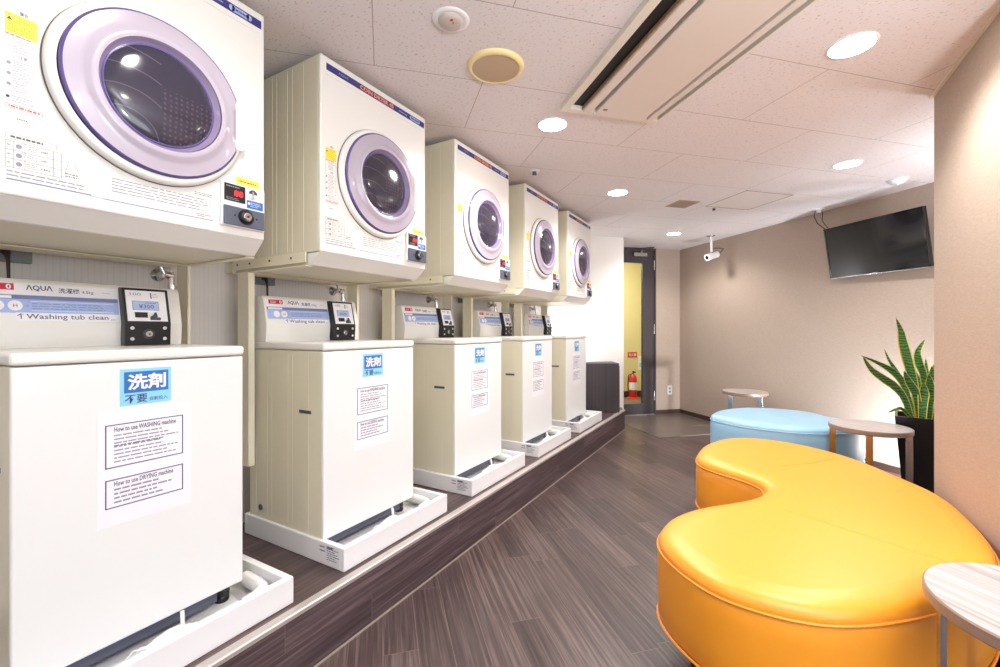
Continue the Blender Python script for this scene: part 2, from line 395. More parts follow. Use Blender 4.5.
_w.prism([uv(2.3, VD)[:2], uv(2.66, VD)[:2], uv(2.66, VD + 0.1)[:2], uv(2.3, VD + 0.1)[:2]], 0, CZ, 'z', M_BROWN)
struct(_w, 'wall_door')
wallprism('wall_return', [uv(2.5, VW + 0.08)[:2], uv(2.6, VW + 0.08)[:2], uv(2.6, VD)[:2], uv(2.5, VD)[:2]], 0, CZ, M_WALLW)
struct(MB().box(2.3, 2.4, 1.8, 3.4, 0, CZ, M_WALLW), 'wall_recess')
_w = MB(); _w.box(2.3, 2.4, YB, 1.8, 0, 0.75, M_WALLW); _w.box(2.3, 2.4, YB, 1.8, 1.95, CZ, M_WALLW); _w.box(2.3, 2.4, YB, -0.9, 0.75, 1.95, M_WALLW); _w.box(2.3, 2.4, 1.5, 1.8, 0.75, 1.95, M_WALLW); struct(_w, 'wall_light_opening')  # unseen wall, its opening added to let the side fill in
_w = MB()
for a in ((-0.9, -0.86, 0.75, 1.95), (1.46, 1.5, 0.75, 1.95), (0.28, 0.32, 0.75, 1.95), (-0.9, 1.5, 0.75, 0.79), (-0.9, 1.5, 1.91, 1.95)): _w.box(2.33, 2.37, *a, M_ALU)
struct(_w, 'added_window_1')  # unseen window frame, added to account for the strong side light
BH = 0.055
wallprism('baseboard_door', [uv(3.48, VD - 0.006)[:2], uv(UT - 0.006, VD - 0.006)[:2], uv(UT, VD)[:2], uv(3.48, VD)[:2]], 0, BH, M_BASE)
wallprism('baseboard_tv', [uv(UT - 0.006, 1.2)[:2], uv(UT, 1.2)[:2], uv(UT, VD - 0.006)[:2], uv(UT - 0.006, VD - 0.006)[:2]], 0, BH, M_BASE)
struct(MB().box(XR - 0.006, XR, 1.86, 2.73, 0, BH, M_BASE), 'baseboard_right')
# thin white corner bead along the white wall edge and ceiling edge trim on the right wall
wallprism('trim_4', [uv(2.684, VW - 0.003)[:2], uv(2.690, VW - 0.003)[:2], uv(2.690, VW + 0.08)[:2], uv(2.684, VW + 0.08)[:2]], 0, CZ, M_PLASTIC)
struct(MB().box(XR - 0.012, XR, 1.86, 2.74, CZ - 0.008, CZ, M_ACF), 'trim_5')

# corridor behind the glazed door
_c = MB()
_c.prism([uv(1.6, VC)[:2], uv(4.6, VC)[:2], uv(4.6, VC + 0.08)[:2], uv(1.6, VC + 0.08)[:2]], 0, CZ + 0.1, 'z', M_YWALL); struct(_c, 'wall_corridor')
wallprism('floor_3', [uv(1.6, VD + 0.02)[:2], uv(4.6, VD + 0.02)[:2], uv(4.6, VC)[:2], uv(1.6, VC)[:2]], -0.1, -0.001, M_CORFL)
wallprism('ceiling_2', [uv(1.6, VD + 0.1)[:2], uv(4.6, VD + 0.1)[:2], uv(4.6, VC)[:2], uv(1.6, VC)[:2]], CZ + 0.1, CZ + 0.16, M_WALLW)
wallprism('wall_corridor_side', [uv(4.52, VD + 0.1)[:2], uv(4.6, VD + 0.1)[:2], uv(4.6, VC)[:2], uv(4.52, VC)[:2]], 0, CZ + 0.1, M_YWALL)
wallprism('wall_corridor_end', [uv(1.6, VD + 0.1)[:2], uv(1.68, VD + 0.1)[:2], uv(1.68, VC)[:2], uv(1.6, VC)[:2]], 0, CZ + 0.1, M_YWALL)
wallprism('baseboard_corridor', [uv(1.68, VC - 0.008)[:2], uv(4.52, VC - 0.008)[:2], uv(4.52, VC)[:2], uv(1.68, VC)[:2]], 0, 0.1, M_BASE)

# door: frame, leaf with tall glass, hinges, closer
def P2(pts): return [uv(a, b)[:2] for a, b in pts]
def uvbox(mb, u0, u1, v0, v1, z0, z1, m, bev=0.0): return mb.prism(P2([(u0, v0), (u1, v0), (u1, v1), (u0, v1)]), z0, z1, 'z', m, bev)
door = tag(empty('door_1', uv(3.05, VD, 0)), kind='structure')
def dpart(mb, name):
    o = mb.build(name); o.parent = door; o.matrix_parent_inverse = Matrix.Translation(-Vector(uv(3.05, VD, 0))); return o
f = MB(); uvbox(f, 3.452, 3.476, VD - 0.012, VD + 0.09, 0, CZ - 0.03, M_DOOR); uvbox(f, 2.66, 2.684, VD - 0.012, VD + 0.09, 0, CZ - 0.03, M_DOOR)
uvbox(f, 2.66, 3.476, VD - 0.012, VD + 0.09, CZ - 0.03, CZ, M_DOOR); dpart(f, 'door_frame')
f = MB(); v0, v1 = VD + 0.0, VD + 0.04
uvbox(f, 3.285, 3.449, v0, v1, 0.012, 2.148, M_DOOR, 0.002); uvbox(f, 2.687, 2.83, v0, v1, 0.012, 2.148, M_DOOR, 0.002)
uvbox(f, 2.83, 3.285, v0, v1, 1.989, 2.148, M_DOOR, 0.002); uvbox(f, 2.83, 3.285, v0, v1, 0.012, 0.15, M_DOOR, 0.002); dpart(f, 'door_leaf')
f = MB(); uvbox(f, 2.83, 3.285, v0 + 0.016, v0 + 0.022, 0.15, 1.989, M_GLASS); dpart(f, 'door_glass')
for zz in (1.9, 1.06, 0.19):
    f = MB(); f.cyl(uv(3.451, VD - 0.008, zz), uv(3.451, VD - 0.008, zz + 0.125), 0.009, M_STEEL); dpart(f, 'hinge')
f = MB(); uvbox(f, 3.13, 3.32, VD - 0.05, VD, 2.065, 2.115, M_STEEL, 0.004)
f.cyl(uv(3.25, VD - 0.03, 2.10), uv(3.25, VD - 0.03, 2.155), 0.012, M_STEEL); f.tube([uv(3.25, VD - 0.03, 2.15), uv(3.2, VD - 0.12, 2.155), uv(3.32, VD - 0.2, 2.16)], 0.009, M_GREYP); dpart(f, 'door_closer')
wallprism('trim_6', P2([(2.69, VD - 0.015), (3.45, VD - 0.015), (3.45, VD + 0.02), (2.69, VD + 0.02)]), 0.0, 0.008, M_ALU)

# ---------------------------------------------------------------- dryers
DZ = 1.365                                   # underside of the dryers
def make_dryer():
    R = empty('tumble_dryer')
    W = 0.606
    b = MB(); b.box(-0.568, -0.012, 0.0, W, 0.048, 0.79, M_CREAM, 0.004)
    for x in (-0.10, -0.17, -0.20, -0.27, -0.30, -0.40, -0.47, -0.52):     # pressed vertical ribs of the sides
        for y0, y1 in ((-0.0008, 0.001), (W - 0.001, W + 0.0008)): b.box(x - 0.0025, x + 0.0025, y0, y1, 0.06, 0.78, M_CREAM)
    b.build('body', R)
    b = MB(); b.prism([(-0.004, 0.046), (-0.055, 0.0), (-0.075, 0.0), (-0.075, 0.046)], 0.002, W - 0.002, 'y', M_WHITE, 0.002); b.build('kick_cover', R)
    b = MB(); b.box(-0.568, -0.0755, 0.004, W - 0.004, 0.001, 0.046, M_CREAM, 0.001); b.build('base_pan', R)
    b = MB(); b.box(-0.014, 0.0, 0.0, W, 0.046, 0.792, M_WHITE, 0.007, 3); fp = b.build('front_panel', R)
    F = FX(0.0)
    # top name band
    b = MB(); b.rect(F, 0.026, 0.594, 0.740, 0.7665, M_NAVY, 0, 0.0008)
    b.text(F, 'ΛQUΛ', 0.082, 0.130, 0.7485, 0.7575, M_LBLUE, 0.0012, 0.01)
    b.text(F, 'COIN DRYER 45', 0.190, 0.384, 0.7445, 0.762, M_ORANGE, 0.0012, 0.035)
    b.lines(F, 0.418, 0.474, 0.7485, 0.7565, 1, M_LBLUE, 0.0009, 0.5, 3, 0.98)
    b.rect(F, 0.500, 0.553, 0.744, 0.7625, M_LBLUE, 0.0008); b.lathe([(0.00925, 0), (0.00925, 0.0014)], M_LBLUE, (0, 0.500, 0.75325), 'x', 16); b.lathe([(0.00925, 0), (0.00925, 0.0014)], M_LBLUE, (0, 0.553, 0.75325), 'x', 16)
    b.lines(F, 0.500, 0.555, 0.748, 0.758, 1, M_NAVY, 0.0016, 0.5, 9, 0.98)
    b.build('name_band', R)
    b = MB(); b.box(-0.001, 0.0018, 0.02, 0.585, 0.722, 0.7245, M_WHITE); b.build('pressed_line', R)
    # warning column
    b = MB(); b.text(F, '警告', 0.044, 0.058, 0.4475, 0.4565, M_INKD, 0.001)
    b.rect(F, 0.022, 0.072, 0.402, 0.446, M_YEL, 0, 0.0005); b.lines(F, 0.026, 0.070, 0.404, 0.444, 6, M_INK, 0.0006, 0.16, 2)
    b.add([F[0] + F[1] * 0.024 + F[2] * 0.430 + F[3] * 0.0009, F[0] + F[1] * 0.033 + F[2] * 0.430 + F[3] * 0.0009, F[0] + F[1] * 0.0285 + F[2] * 0.438 + F[3] * 0.0009], [[0, 1, 2]], M_INK)
    b.lines(F, 0.022, 0.070, 0.397, 0.401, 1, M_RED, 0.0002, 0.5, 5)
    b.frame_rect(F, 0.022, 0.070, 0.272, 0.396, 0.0005, M_INKP); b.lines(F, 0.034, 0.068, 0.362, 0.394, 6, M_INKP, 0.0002, 0.3, 8)
    b.text(F, '注意', 0.042, 0.056, 0.350, 0.358, M_INKD, 0.001); b.lines(F, 0.034, 0.068, 0.275, 0.346, 13, M_INKP, 0.0002, 0.3, 11)
    for z in (0.336, 0.313, 0.290): b.lathe([(0.0035, 0), (0.0035, 0.0006)], M_INKP, (0, 0.0275, z), 'x', 12)
    b.lathe([(0.003, 0), (0.003, 0.0008)], M_INKD, (0, 0.026, 0.262), 'x', 12); b.lines(F, 0.032, 0.080, 0.252, 0.268, 3, M_INKP, 0.0002, 0.3, 13)
    b.frame_rect(F, 0.023, 0.080, 0.238, 0.247, 0.0006, M_RED); b.lines(F, 0.027, 0.076, 0.2395, 0.2455, 1, M_RED, 0.0002, 0.5, 15, 0.97)
    b.lines(F, 0.04, 0.062, 0.214, 0.221, 1, M_INK, 0.0002, 0.4, 16)
    b.build('warning_label', R)
    # lower left table
    b = MB(); b.frame_rect(F, 0.022, 0.104, 0.170, 0.182, 0.0006, M_INKP); b.lines(F, 0.030, 0.082, 0.172, 0.180, 1, M_INK, 0.0002, 0.55, 17, 0.97)
    b.frame_rect(F, 0.022, 0.112, 0.108, 0.166, 0.0005, M_INK)
    for u in (0.034, 0.052, 0.098): b.rect(F, u, u + 0.0005, 0.108, 0.166, M_INK)
    for v in (0.127, 0.146): b.rect(F, 0.022, 0.112, v, v + 0.0005, M_INK)
    for k, v in enumerate((0.118, 0.137, 0.157)):
        b.lathe([(0.005, 0), (0.005, 0.0004)], M_INKP, (0, 0.043, v), 'x', 12); b.lines(F, 0.056, 0.074, v - 0.006, v + 0.006, 3, M_INK, 0.0002, 0.3, 20 + k); b.lines(F, 0.078, 0.096, v - 0.003, v + 0.003, 1, M_INK, 0.0002, 0.5, 30 + k)
        b.lines(F, 0.025, 0.032, v - 0.003, v + 0.003, 1, M_INKD, 0.0002, 0.5, 33 + k)
    b.tube([(0.0003, 0.118, 0.12), (0.0003, 0.124, 0.150), (0.0003, 0.134, 0.152), (0.0003, 0.142, 0.128)], 0.0004, M_INKP, 4); b.lines(F, 0.118, 0.150, 0.112, 0.124, 2, M_INK, 0.0002, 0.4, 40)
    b.lines(F, 0.024, 0.160, 0.087, 0.104, 2, M_INKP, 0.0002, 0.3, 41, 0.9); b.rect(F, 0.024, 0.165, 0.081, 0.0835, M_LBLUE2)
    b.build('drying_time_table', R)
    # lower middle print
    b = MB(); b.lines(F, 0.205, 0.44, 0.100, 0.140, 5, M_INKP, 0.0002, 0.28, 44, 0.85); b.rect(F, 0.19, 0.446, 0.0785, 0.0803, M_LBLUE2)
    b.lines(F, 0.395, 0.446, 0.146, 0.156, 2, M_INK, 0.0002, 0.4, 45, 0.9); b.lines(F, 0.40, 0.44, 0.084, 0.094, 2, M_INK, 0.0002, 0.4, 46); b.rect(F, 0.163, 0.19, 0.0795, 0.0805, M_INKP)
    b.build('instruction_print', R)
    # round door
    cy, cz = 0.303, 0.376
    b = MB(); b.lathe([(0.2275, 0.0), (0.2275, 0.0035)], M_RINGEDGE, (0, cy, cz), 'x', 72, caps=True)
    b.lathe([(0.2255, 0.0), (0.2255, 0.010), (0.221, 0.0165), (0.213, 0.019), (0.205, 0.018)], M_WHITE, (0, cy, cz), 'x', 72, caps=False); b.build('door_ring', R)
    def notch(r, t):
        if r < 0.18: return r
        c = math.cos(t); half = 0.068
        if c > 0 and abs(math.sin(t)) * 0.208 < half: return min(r, 0.188 / c)
        return r
    dr = MB(); cy2, cz2 = 0.310, 0.380
    dr.lathe([(0.2095, 0.012), (0.2095, 0.020), (0.2065, 0.0245), (0.2030, 0.0255)], M_LILACD, (0, cy2, cz2), 'x', 96, rfun=notch, caps=False)
    dr.lathe([(0.2030, 0.0255), (0.196, 0.026), (0.176, 0.0275), (0.166, 0.030), (0.158, 0.036), (0.150, 0.038), (0.142, 0.036)], M_LILAC, (0, cy2, cz2), 'x', 96, rfun=notch, caps=False)
    dr.lathe([(0.142, 0.036), (0.136, 0.030), (0.131, 0.021), (0.1285, 0.020)], M_LILACG, (0, cy2 - 0.003, cz2), 'x', 96, caps=False)
    d = dr.build('door', R)
    b = MB(); b.lathe([(0.1285, 0.020), (0.124, 0.0235), (0.10, 0.0285), (0.06, 0.0325), (0.02, 0.034), (0.0005, 0.034)], M_DRUM, (0, cy2 - 0.003, cz2), 'x', 64, caps=False); b.build('porthole', d)
    b = MB(); b.lathe([(0.1295, 0.0195), (0.1295, 0.0225), (0.1265, 0.0235), (0.1245, 0.0225)], M_LILACD, (0, cy2 - 0.003, cz2), 'x', 64, caps=False); b.build('porthole_seal', d)
    b = MB(); b.prism([(0.494, -0.064), (0.503, -0.072), (0.522, -0.072), (0.532, -0.060), (0.532, 0.060), (0.522, 0.072), (0.503, 0.072), (0.494, 0.064)][::1], 0.0, 0.021, 'x', M_WHITE, 0.003)
    for i in range(len(b.v)): b.v[i] = (b.v[i][0], b.v[i][1], b.v[i][2] + cz2)
    b.build('door_handle', d)
    # coin panel
    p = MB(); p.box(0.0, 0.010, 0.463, 0.600, 0.072, 0.208, M_PLASTIC, 0.003, 2); pn = p.build('coin_panel', R); G = FX(0.010)
    b = MB(); b.rect(G, 0.472, 0.535, 0.150, 0.202, M_BLACK, 0, 0.002); b.text(G, '88', 0.500, 0.528, 0.167, 0.185, M_LED, 0.0026, 0.03)
    b.lines(G, 0.477, 0.53, 0.190, 0.199, 1, M_INKP, 0.0021, 0.4, 50); b.lines(G, 0.477, 0.53, 0.152, 0.162, 2, M_INKP, 0.0021, 0.4, 51)
    b.build('display', pn)
    b = MB(); b.lathe([(0.0165, 0.0), (0.0165, 0.002), (0.014, 0.003)], M_PLASTIC, (0.010, 0.559, 0.186), 'x', 28)
    b.prism([(0.559 + 0.0135 * math.cos(a), 0.186 + 0.0135 * math.sin(a)) for a in [PI * k / 10 for k in range(11)]], 0.0125, 0.0142, 'x', M_GREYP); b.rect(G, 0.5565, 0.5615, 0.172, 0.194, M_STEEL, 0.003, 0.0015); b.build('coin_slot', pn)
    b = MB(); b.rect(G, 0.541, 0.593, 0.140, 0.165, M_BLUE, 0, 0.001); b.lines(G, 0.552, 0.590, 0.144, 0.161, 3, M_LABW, 0.001, 0.3, 53); b.lathe([(0.004, 0), (0.004, 0.0015)], M_LABW, (0.010, 0.547, 0.155), 'x', 12); b.build('blue_label', pn)
    b = MB(); b.box(0.010, 0.017, 0.469, 0.595, 0.076, 0.134, M_PANEL, 0.002); cp = b.build('coin_box_cover', pn)
    b = MB(); b.lathe([(0.0, 0.0), (0.024, 0.0), (0.0235, 0.004), (0.019, 0.006), (0.019, 0.010), (0.015, 0.011)], M_BLACK, (0.017, 0.534, 0.107), 'x', 32); b.lathe([(0.013, 0.0), (0.013, 0.012), (0.010, 0.0135)], M_CHROME, (0.017, 0.534, 0.107), 'x', 28)
    b.lathe([(0.0035, 0.0), (0.0035, 0.0145)], M_BLACK, (0.017, 0.534, 0.107), 'x', 12)
    for y in (0.501, 0.569): b.lathe([(0.003, 0.0), (0.002, 0.0015)], M_BLACK, (0.017, y, 0.107), 'x', 10)
    b.build('lock', cp)
    b = MB(); b.rect(F, 0.513, 0.586, 0.212, 0.233, M_YEL, 0, 0.0006); b.lines(F, 0.522, 0.580, 0.217, 0.227, 1, M_INK, 0.0007, 0.4, 55, 0.95); b.lines(F, 0.523, 0.575, 0.237, 0.241, 1, M_INKP, 0.0001, 0.5, 56, 0.9); b.build('yellow_label', R)
    return R
dryer = make_dryer()
DJ = [0.008, -0.009, 0.0035, 0.006, -0.0085]
DLAB = ['nearest of the five cream wall tumble dryers, cropped by the picture edge',
        'second nearest cream tumble dryer, its whole round lilac door and ribbed side showing',
        'middle one of the five cream tumble dryers hung above the washers',
        'fourth cream tumble dryer counted from the camera, partly behind the third',
        'farthest and smallest looking tumble dryer, next to the bright white wall']
for i in range(5):
    o = dryer if i == 0 else copy_tree(dryer)
    o.location = (-1.407, 0.2562 + PITCH * i + DJ[i], DZ)
    tag(o, DLAB[i], 'tumble dryer', 'cream tumble dryers in a row on the wall racks')

def make_rack():
    R = empty('dryer_rack')        # origin: front plane of dryer, dryer start, dryer underside
    for y0, y1, yf0, yf1 in ((-0.0095, -0.0055, -0.0095, 0.020), (0.6115, 0.6155, 0.586, 0.6155)):
        b = MB(); b.box(-0.568, -0.075, y0, y1, 0.010, 0.050, M_CREAM2); b.box(-0.568, -0.075, min(y0, yf0), max(y1, yf1), -0.004, -0.001, M_CREAM2)
        for x in (-0.16, -0.30, -0.44, -0.53): b.lathe([(0.004, 0.0), (0.004, 0.0035)], M_GREYP, (x, y0 - 0.0035, 0.032), 'y', 8)
        b.build('side_rail', R)
        p0, p1, g0, g1 = (y0, y1, yf0, yf1) if y0 < 0 else (0.582, 0.586, 0.582, 0.594)
        b = MB(); b.box(-0.53, -0.455, p0, p1, -0.83, -0.0045, M_CREAM2); b.box(-0.459, -0.455, g0, g1, -0.83, -0.0045, M_CREAM2); b.build('post', R)
    b = MB(); b.box(-0.576, -0.5685, -0.0095, 0.6155, 0.0, 0.045, M_CREAM2); b.box(-0.568, -0.46, -0.0095, 0.6155, -0.0042, -0.0012, M_CREAM2); b.build('cross_beam', R)
    for y in (0.02, 0.50):
        b = MB(); b.box(-0.652, -0.576, y - 0.02, y + 0.02, 0.005, 0.045, M_CREAM2); b.build('wall_bracket', R)
    return R
rack = make_rack()
RLAB = ['cream steel rack under the nearest tumble dryer', 'cream steel rack under the second nearest tumble dryer',
        'cream steel rack carrying the middle tumble dryer', 'cream steel rack carrying the fourth tumble dryer', 'cream steel rack under the farthest tumble dryer']
for i in range(5):
    o = rack if i == 0 else copy_tree(rack)
    o.location = (-1.407, 0.2562 + PITCH * i + DJ[i], DZ)
    tag(o, RLAB[i], 'metal rack', 'steel racks below the dryers')

# ---------------------------------------------------------------- washers
WZ = 0.235
def make_washer():
    R = empty('washing_machine'); W = 0.517
    b = MB(); b.box(-0.49, -0.010, 0.0, W, 0.067, 0.798, M_CREAM, 0.004)
    for x in (-0.09, -0.19, -0.22, -0.33, -0.36, -0.44):
        b.box(x - 0.002, x + 0.002, -0.0006, 0.0005, 0.09, 0.79, M_CREAM)
    b.build('body', R)
    b = MB(); b.box(-0.012, 0.0, 0.0, W, 0.067, 0.797, M_WFRONT, 0.005, 3); b.build('front_panel', R)
    b = MB(); b.box(-0.47, -0.032, 0.02, W - 0.062, 0.022, 0.069, M_PANEL, 0.003); b.build('underside', R)
    b = MB(); b.box(-0.493, 0.004, -0.003, W + 0.003, 0.800, 0.830, M_LID, 0.009, 3); b.build('lid', R)
    for x in (-0.065, -0.44):
        for y in (0.055, W - 0.032):
            b = MB(); b.lathe([(0.020, 0.0), (0.022, 0.006), (0.020, 0.018), (0.016, 0.020), (0.022, 0.024), (0.022, 0.069)], M_BLACK, (x, y, 0.0), 'z', 20); b.build('foot', R)
    b = MB(); b.rect(FY(0.0), -0.145, -0.072, 0.549, 0.562, M_INK, 0, 0.001)
    for k in range(9): b.box(-0.142 + k * 0.0075, -0.139 + k * 0.0075, -0.003, 0.0, 0.550, 0.561, M_GREYP)
    b.build('side_vent', R)
    b = MB(); b.lathe([(0.013, 0.0), (0.013, 0.003), (0.0001, 0.004)], M_INK, (-0.406, -0.0035, 0.117), 'y', 16); b.build('side_plug', R)
    # rear console
    prof = [(-0.488, 0.828), (-0.372, 0.828), (-0.366, 0.905), (-0.392, 1.020), (-0.400, 1.030), (-0.488, 1.030)]
    b = MB(); b.prism(prof, 0.0, W - 0.012, 'y', M_LID, 0.003); con = b.build('console', R)
    U = Vector((0, 1, 0)); V = Vector((-0.026, 0, 0.115)).normalized(); N = Vector((V.z, 0, -V.x))
    O = Vector((-0.366, 0, 0.905)) + N * 0.0004
    F = (O, U, V, N); Hs = 0.118
    b = MB(); b.rect(F, 0.010, 0.322, 0.026, 0.078, M_LBLUE, 0, 0.0006); b.rect(F, 0.010, 0.322, 0.067, 0.079, M_LBLUE2, 0.0004)
    b.rect(F, 0.010, 0.322, 0.080, 0.114, M_LABW, 0, 0.0004)
    b.rect(F, 0.022, 0.088, 0.093, 0.112, M_RED, 0.0004); b.text(F, '0', 0.072, 0.083, 0.095, 0.110, M_LABW, 0.0014, 0.03); b.lines(F, 0.03, 0.066, 0.096, 0.108, 2, M_LABW, 0.001, 0.35, 61)
    b.text(F, 'ΛQUΛ', 0.112, 0.168, 0.092, 0.111, M_INKD, 0.001, 0.02); b.text(F, '洗濯機', 0.181, 0.229, 0.090, 0.106, M_INKD, 0.001, 0.01); b.text(F, '4.5kg', 0.234, 0.262, 0.090, 0.101, M_INKD, 0.001)
    b.lines(F, 0.283, 0.305, 0.096, 0.100, 1, M_INKP, 0.0005, 0.4, 62)
    b.rect(F, 0.016, 0.082, 0.0685, 0.0765, M_LABW, 0.0008)
    b.lathe([(0.015, 0.0), (0.015, 0.0016)], M_LABW, (0, 0, 0), 'x', 24)
    n = 24 * 2
    def place(y, v, k=26):   # move the last added disc onto the slanted face
        for i in range(len(b.v) - 24 * 4, len(b.v)):
            p = b.v[i]; b.v[i] = tuple(O + U * (y + p[1]) + V * (v + p[2]) + N * (p[0] + 0.0006))
    place(0.052, 0.047); b.lathe([(0.015, 0.0), (0.015, 0.0016)], M_LABW, (0, 0, 0), 'x', 24); place(0.088, 0.047)
    b.text(F, 'H', 0.084, 0.092, 0.042, 0.052, M_INKD, 0.0028); b.text(F, '→', 0.106, 0.116, 0.044, 0.050, M_LBLUE2, 0.001)
    b.lines(F, 0.122, 0.29, 0.036, 0.058, 3, M_LBLUE2, 0.0006, 0.25, 63, 0.9); b.rect(F, 0.12, 0.31, 0.0605, 0.0615, M_LABW, 0.0006); b.rect(F, 0.12, 0.31, 0.0325, 0.0335, M_LABW, 0.0006)
    b.build('control_label', con)
    b = MB(); b.rect(F, 0.088, 0.322, 0.002, 0.027, M_LABW, 0.0007, 0.0004); b.text(F, '↑Washing tub clean', 0.090, 0.294, 0.004, 0.025, M_INK, 0.0014, 0.012); b.lines(F, 0.300, 0.316, 0.004, 0.014, 1, M_INKP, 0.0012, 0.3, 64); b.build('label_strip', con)
    b = MB()
    for k in range(7): b.box(-0.3735, -0.3700 + 0.0015, 0.012, 0.318, 0.838 + k * 0.009, 0.8395 + k * 0.009, M_LID)
    b.build('console_ribs', con)
    # coin box
    y0, y1 = 0.326, 0.456
    prof = [(-0.37, 0.829), (-0.338, 0.829), (-0.334, 0.905), (-0.362, 1.022), (-0.392, 1.024)]
    b = MB(); b.prism(prof, y0, y1, 'y', M_BLACK, 0.0025); cb = b.build('coin_box', R)
    V2 = Vector((-0.028, 0, 0.117)).normalized(); N2 = Vector((V2.z, 0, -V2.x)); F2 = (Vector((-0.334, 0, 0.905)) + N2 * 0.0003, U, V2, N2)
    b = MB(); b.rect(F2, y0 + 0.007, y1 - 0.010, 0.006, 0.112, M_LABW, 0, 0.002)
    b.rect(F2, 0.350, 0.422, 0.045, 0.074, M_LCD, 0.002, 0.001); b.frame_rect(F2, 0.349, 0.423, 0.044, 0.075, 0.0012, M_GREYP, 0.0022); b.text(F2, '¥300', 0.366, 0.408, 0.050, 0.064, M_INKD, 0.0034); b.lines(F2, 0.385, 0.418, 0.067, 0.071, 1, M_INKD, 0.0032, 0.5, 70)
    b.rect(F2, 0.353, 0.388, 0.018, 0.036, M_BLACK, 0.002, 0.002); b.rect(F2, 0.402, 0.4045, 0.085, 0.106, M_BLACK, 0.002, 0.001); b.lines(F2, 0.408, 0.424, 0.088, 0.104, 3, M_INKP, 0.002, 0.4, 71)
    b.text(F2, '100', 0.345, 0.375, 0.094, 0.104, M_INKP, 0.0024)
    b.build('coin_face', cb)
    b = MB(); b.tube([F2[0] + U * 0.398 + V2 * 0.016 + N2 * 0.004, F2[0] + U * 0.407 + V2 * 0.022 + N2 * 0.012, F2[0] + U * 0.409 + V2 * 0.034 + N2 * 0.008], [0.006, 0.007, 0.003], M_GREYP); b.rect(F2, 0.395, 0.424, 0.010, 0.019, M_GREYP, 0.002, 0.003); b.build('return_lever', cb)
    b = MB(); c0 = (-0.3365, 0.391, 0.868)
    b.lathe([(0.017, 0.0), (0.017, 0.003), (0.013, 0.004)], M_GREYP, c0, 'x', 28); b.lathe([(0.0105, 0.0), (0.0105, 0.006), (0.008, 0.007)], M_CHROME, c0, 'x', 24); b.lathe([(0.003, 0.0), (0.003, 0.0078)], M_BLACK, c0, 'x', 10); b.build('lock', cb)
    for y in (0.345, 0.437):
        for z in (0.852, 0.888):
            b = MB(); b.lathe([(0.0058, 0.0), (0.0058, 0.002), (0.003, 0.004), (0.0002, 0.004)], M_PLASTIC, (-0.3355, y, z), 'x', 12); b.build('screw', cb)
    # stickers
    F = FX(0.0)
    b = MB(); b.rect(F, 0.196, 0.313, 0.681, 0.778, M_CYAN, 0, 0.0006); b.rect(F, 0.205, 0.306, 0.714, 0.770, M_BLUE, 0.0006, 0.0004)
    b.text(F, '洗剤', 0.212, 0.300, 0.721, 0.764, M_LABW, 0.0016, 0.03); b.text(F, '不要', 0.206, 0.256, 0.686, 0.709, M_NAVY, 0.0014, 0.01); b.text(F, '自動投入', 0.262, 0.304, 0.6885, 0.699, M_NAVY, 0.0014, 0.0); b.build('detergent_sticker', R)
    b = MB(); b.rect(F, 0.150, 0.364, 0.374, 0.668, M_PAPER, 0, 0.0005)
    b.frame_rect(F, 0.166, 0.343, 0.524, 0.636, 0.0024, M_INKD, 0.0005); b.frame_rect(F, 0.166, 0.343, 0.420, 0.494, 0.0024, M_INKD, 0.0005)
    b.text(F, 'How to use WASHING machine', 0.184, 0.325, 0.616, 0.629, M_INK, 0.001, 0.02); b.text(F, 'How to use DRYING machine', 0.184, 0.318, 0.475, 0.488, M_INK, 0.001, 0.02)
    b.lines(F, 0.184, 0.334, 0.534, 0.612, 8, M_INKP, 0.0006, 0.34, 80, 0.6); b.lines(F, 0.184, 0.300, 0.576, 0.586, 1, M_INK, 0.0008, 0.25, 81, 0.9); b.lines(F, 0.184, 0.334, 0.428, 0.472, 4, M_INKP, 0.0006, 0.4, 82, 0.6)
    b.build('instruction_sheet', R)
    return R
washer = make_washer()
WJ = [0.004, -0.011, 0.009, 0.0, -0.0015]
WLAB = ['nearest white coin washing machine, the one with the largest instruction sheet in view',
        'second nearest white coin washing machine, below the fully visible dryer',
        'middle one of the five white coin washing machines on the platform',
        'fourth white coin washing machine from the camera',
        'farthest white coin washing machine, beside the dark wooden cabinet']
for i in range(5):
    o = washer if i == 0 else copy_tree(washer)
    o.location = (-1.440, 0.2967 + PITCH * i + WJ[i], WZ)
    tag(o, WLAB[i], 'washing machine', 'white coin washing machines in a row on the platform')

def make_tray():
    R = empty('drip_tray'); W = 0.63; L = 0.64; t = 0.024
    out = [(0, 0), (0, W), (-L, W), (-L, 0)]
    b = MB(); b.box(-L + 0.002, -0.002, 0.002, W - 0.002, 0.0, 0.014, M_TRAY)
    b.box(-t, 0, 0, W, 0, 0.086, M_TRAY, 0.003, 2); b.box(-L, -L + t, 0, W, 0, 0.086, M_TRAY, 0.003, 2)
    b.box(-L + t, -t, 0, t, 0, 0.086, M_TRAY, 0.003, 2); b.box(-L + t, -t, W - t, W, 0, 0.086, M_TRAY, 0.003, 2)
    b.box(-0.11, -0.105, 0.03, W - 0.03, 0.014, 0.017, M_TRAY)
    b.build('pan', R)
    b = MB(); F = FY(0.0)
    b.lines(F, -0.135, -0.105, 0.045, 0.075, 2, M_INK, 0.0002, 0.35, 90, 0.9)
    b.lines(F, -0.095, -0.020, 0.022, 0.078, 7, M_INKD, 0.0002, 0.3, 91, 0.5); b.lines(F, -0.095, -0.06, 0.064, 0.076, 1, M_INKD, 0.0002, 0.6, 92, 0.9)
    b.build('printed_text', R)
    return R
tray = make_tray()
TJ = [-0.001, -0.0066, 0.0023, 0.0013, 0.004]
TLAB = ['white drip tray under the nearest washing machine', 'white drip tray under the second nearest washing machine',
        'white drip tray under the middle washing machine', 'white drip tray under the fourth washing machine', 'white drip tray under the farthest washing machine']
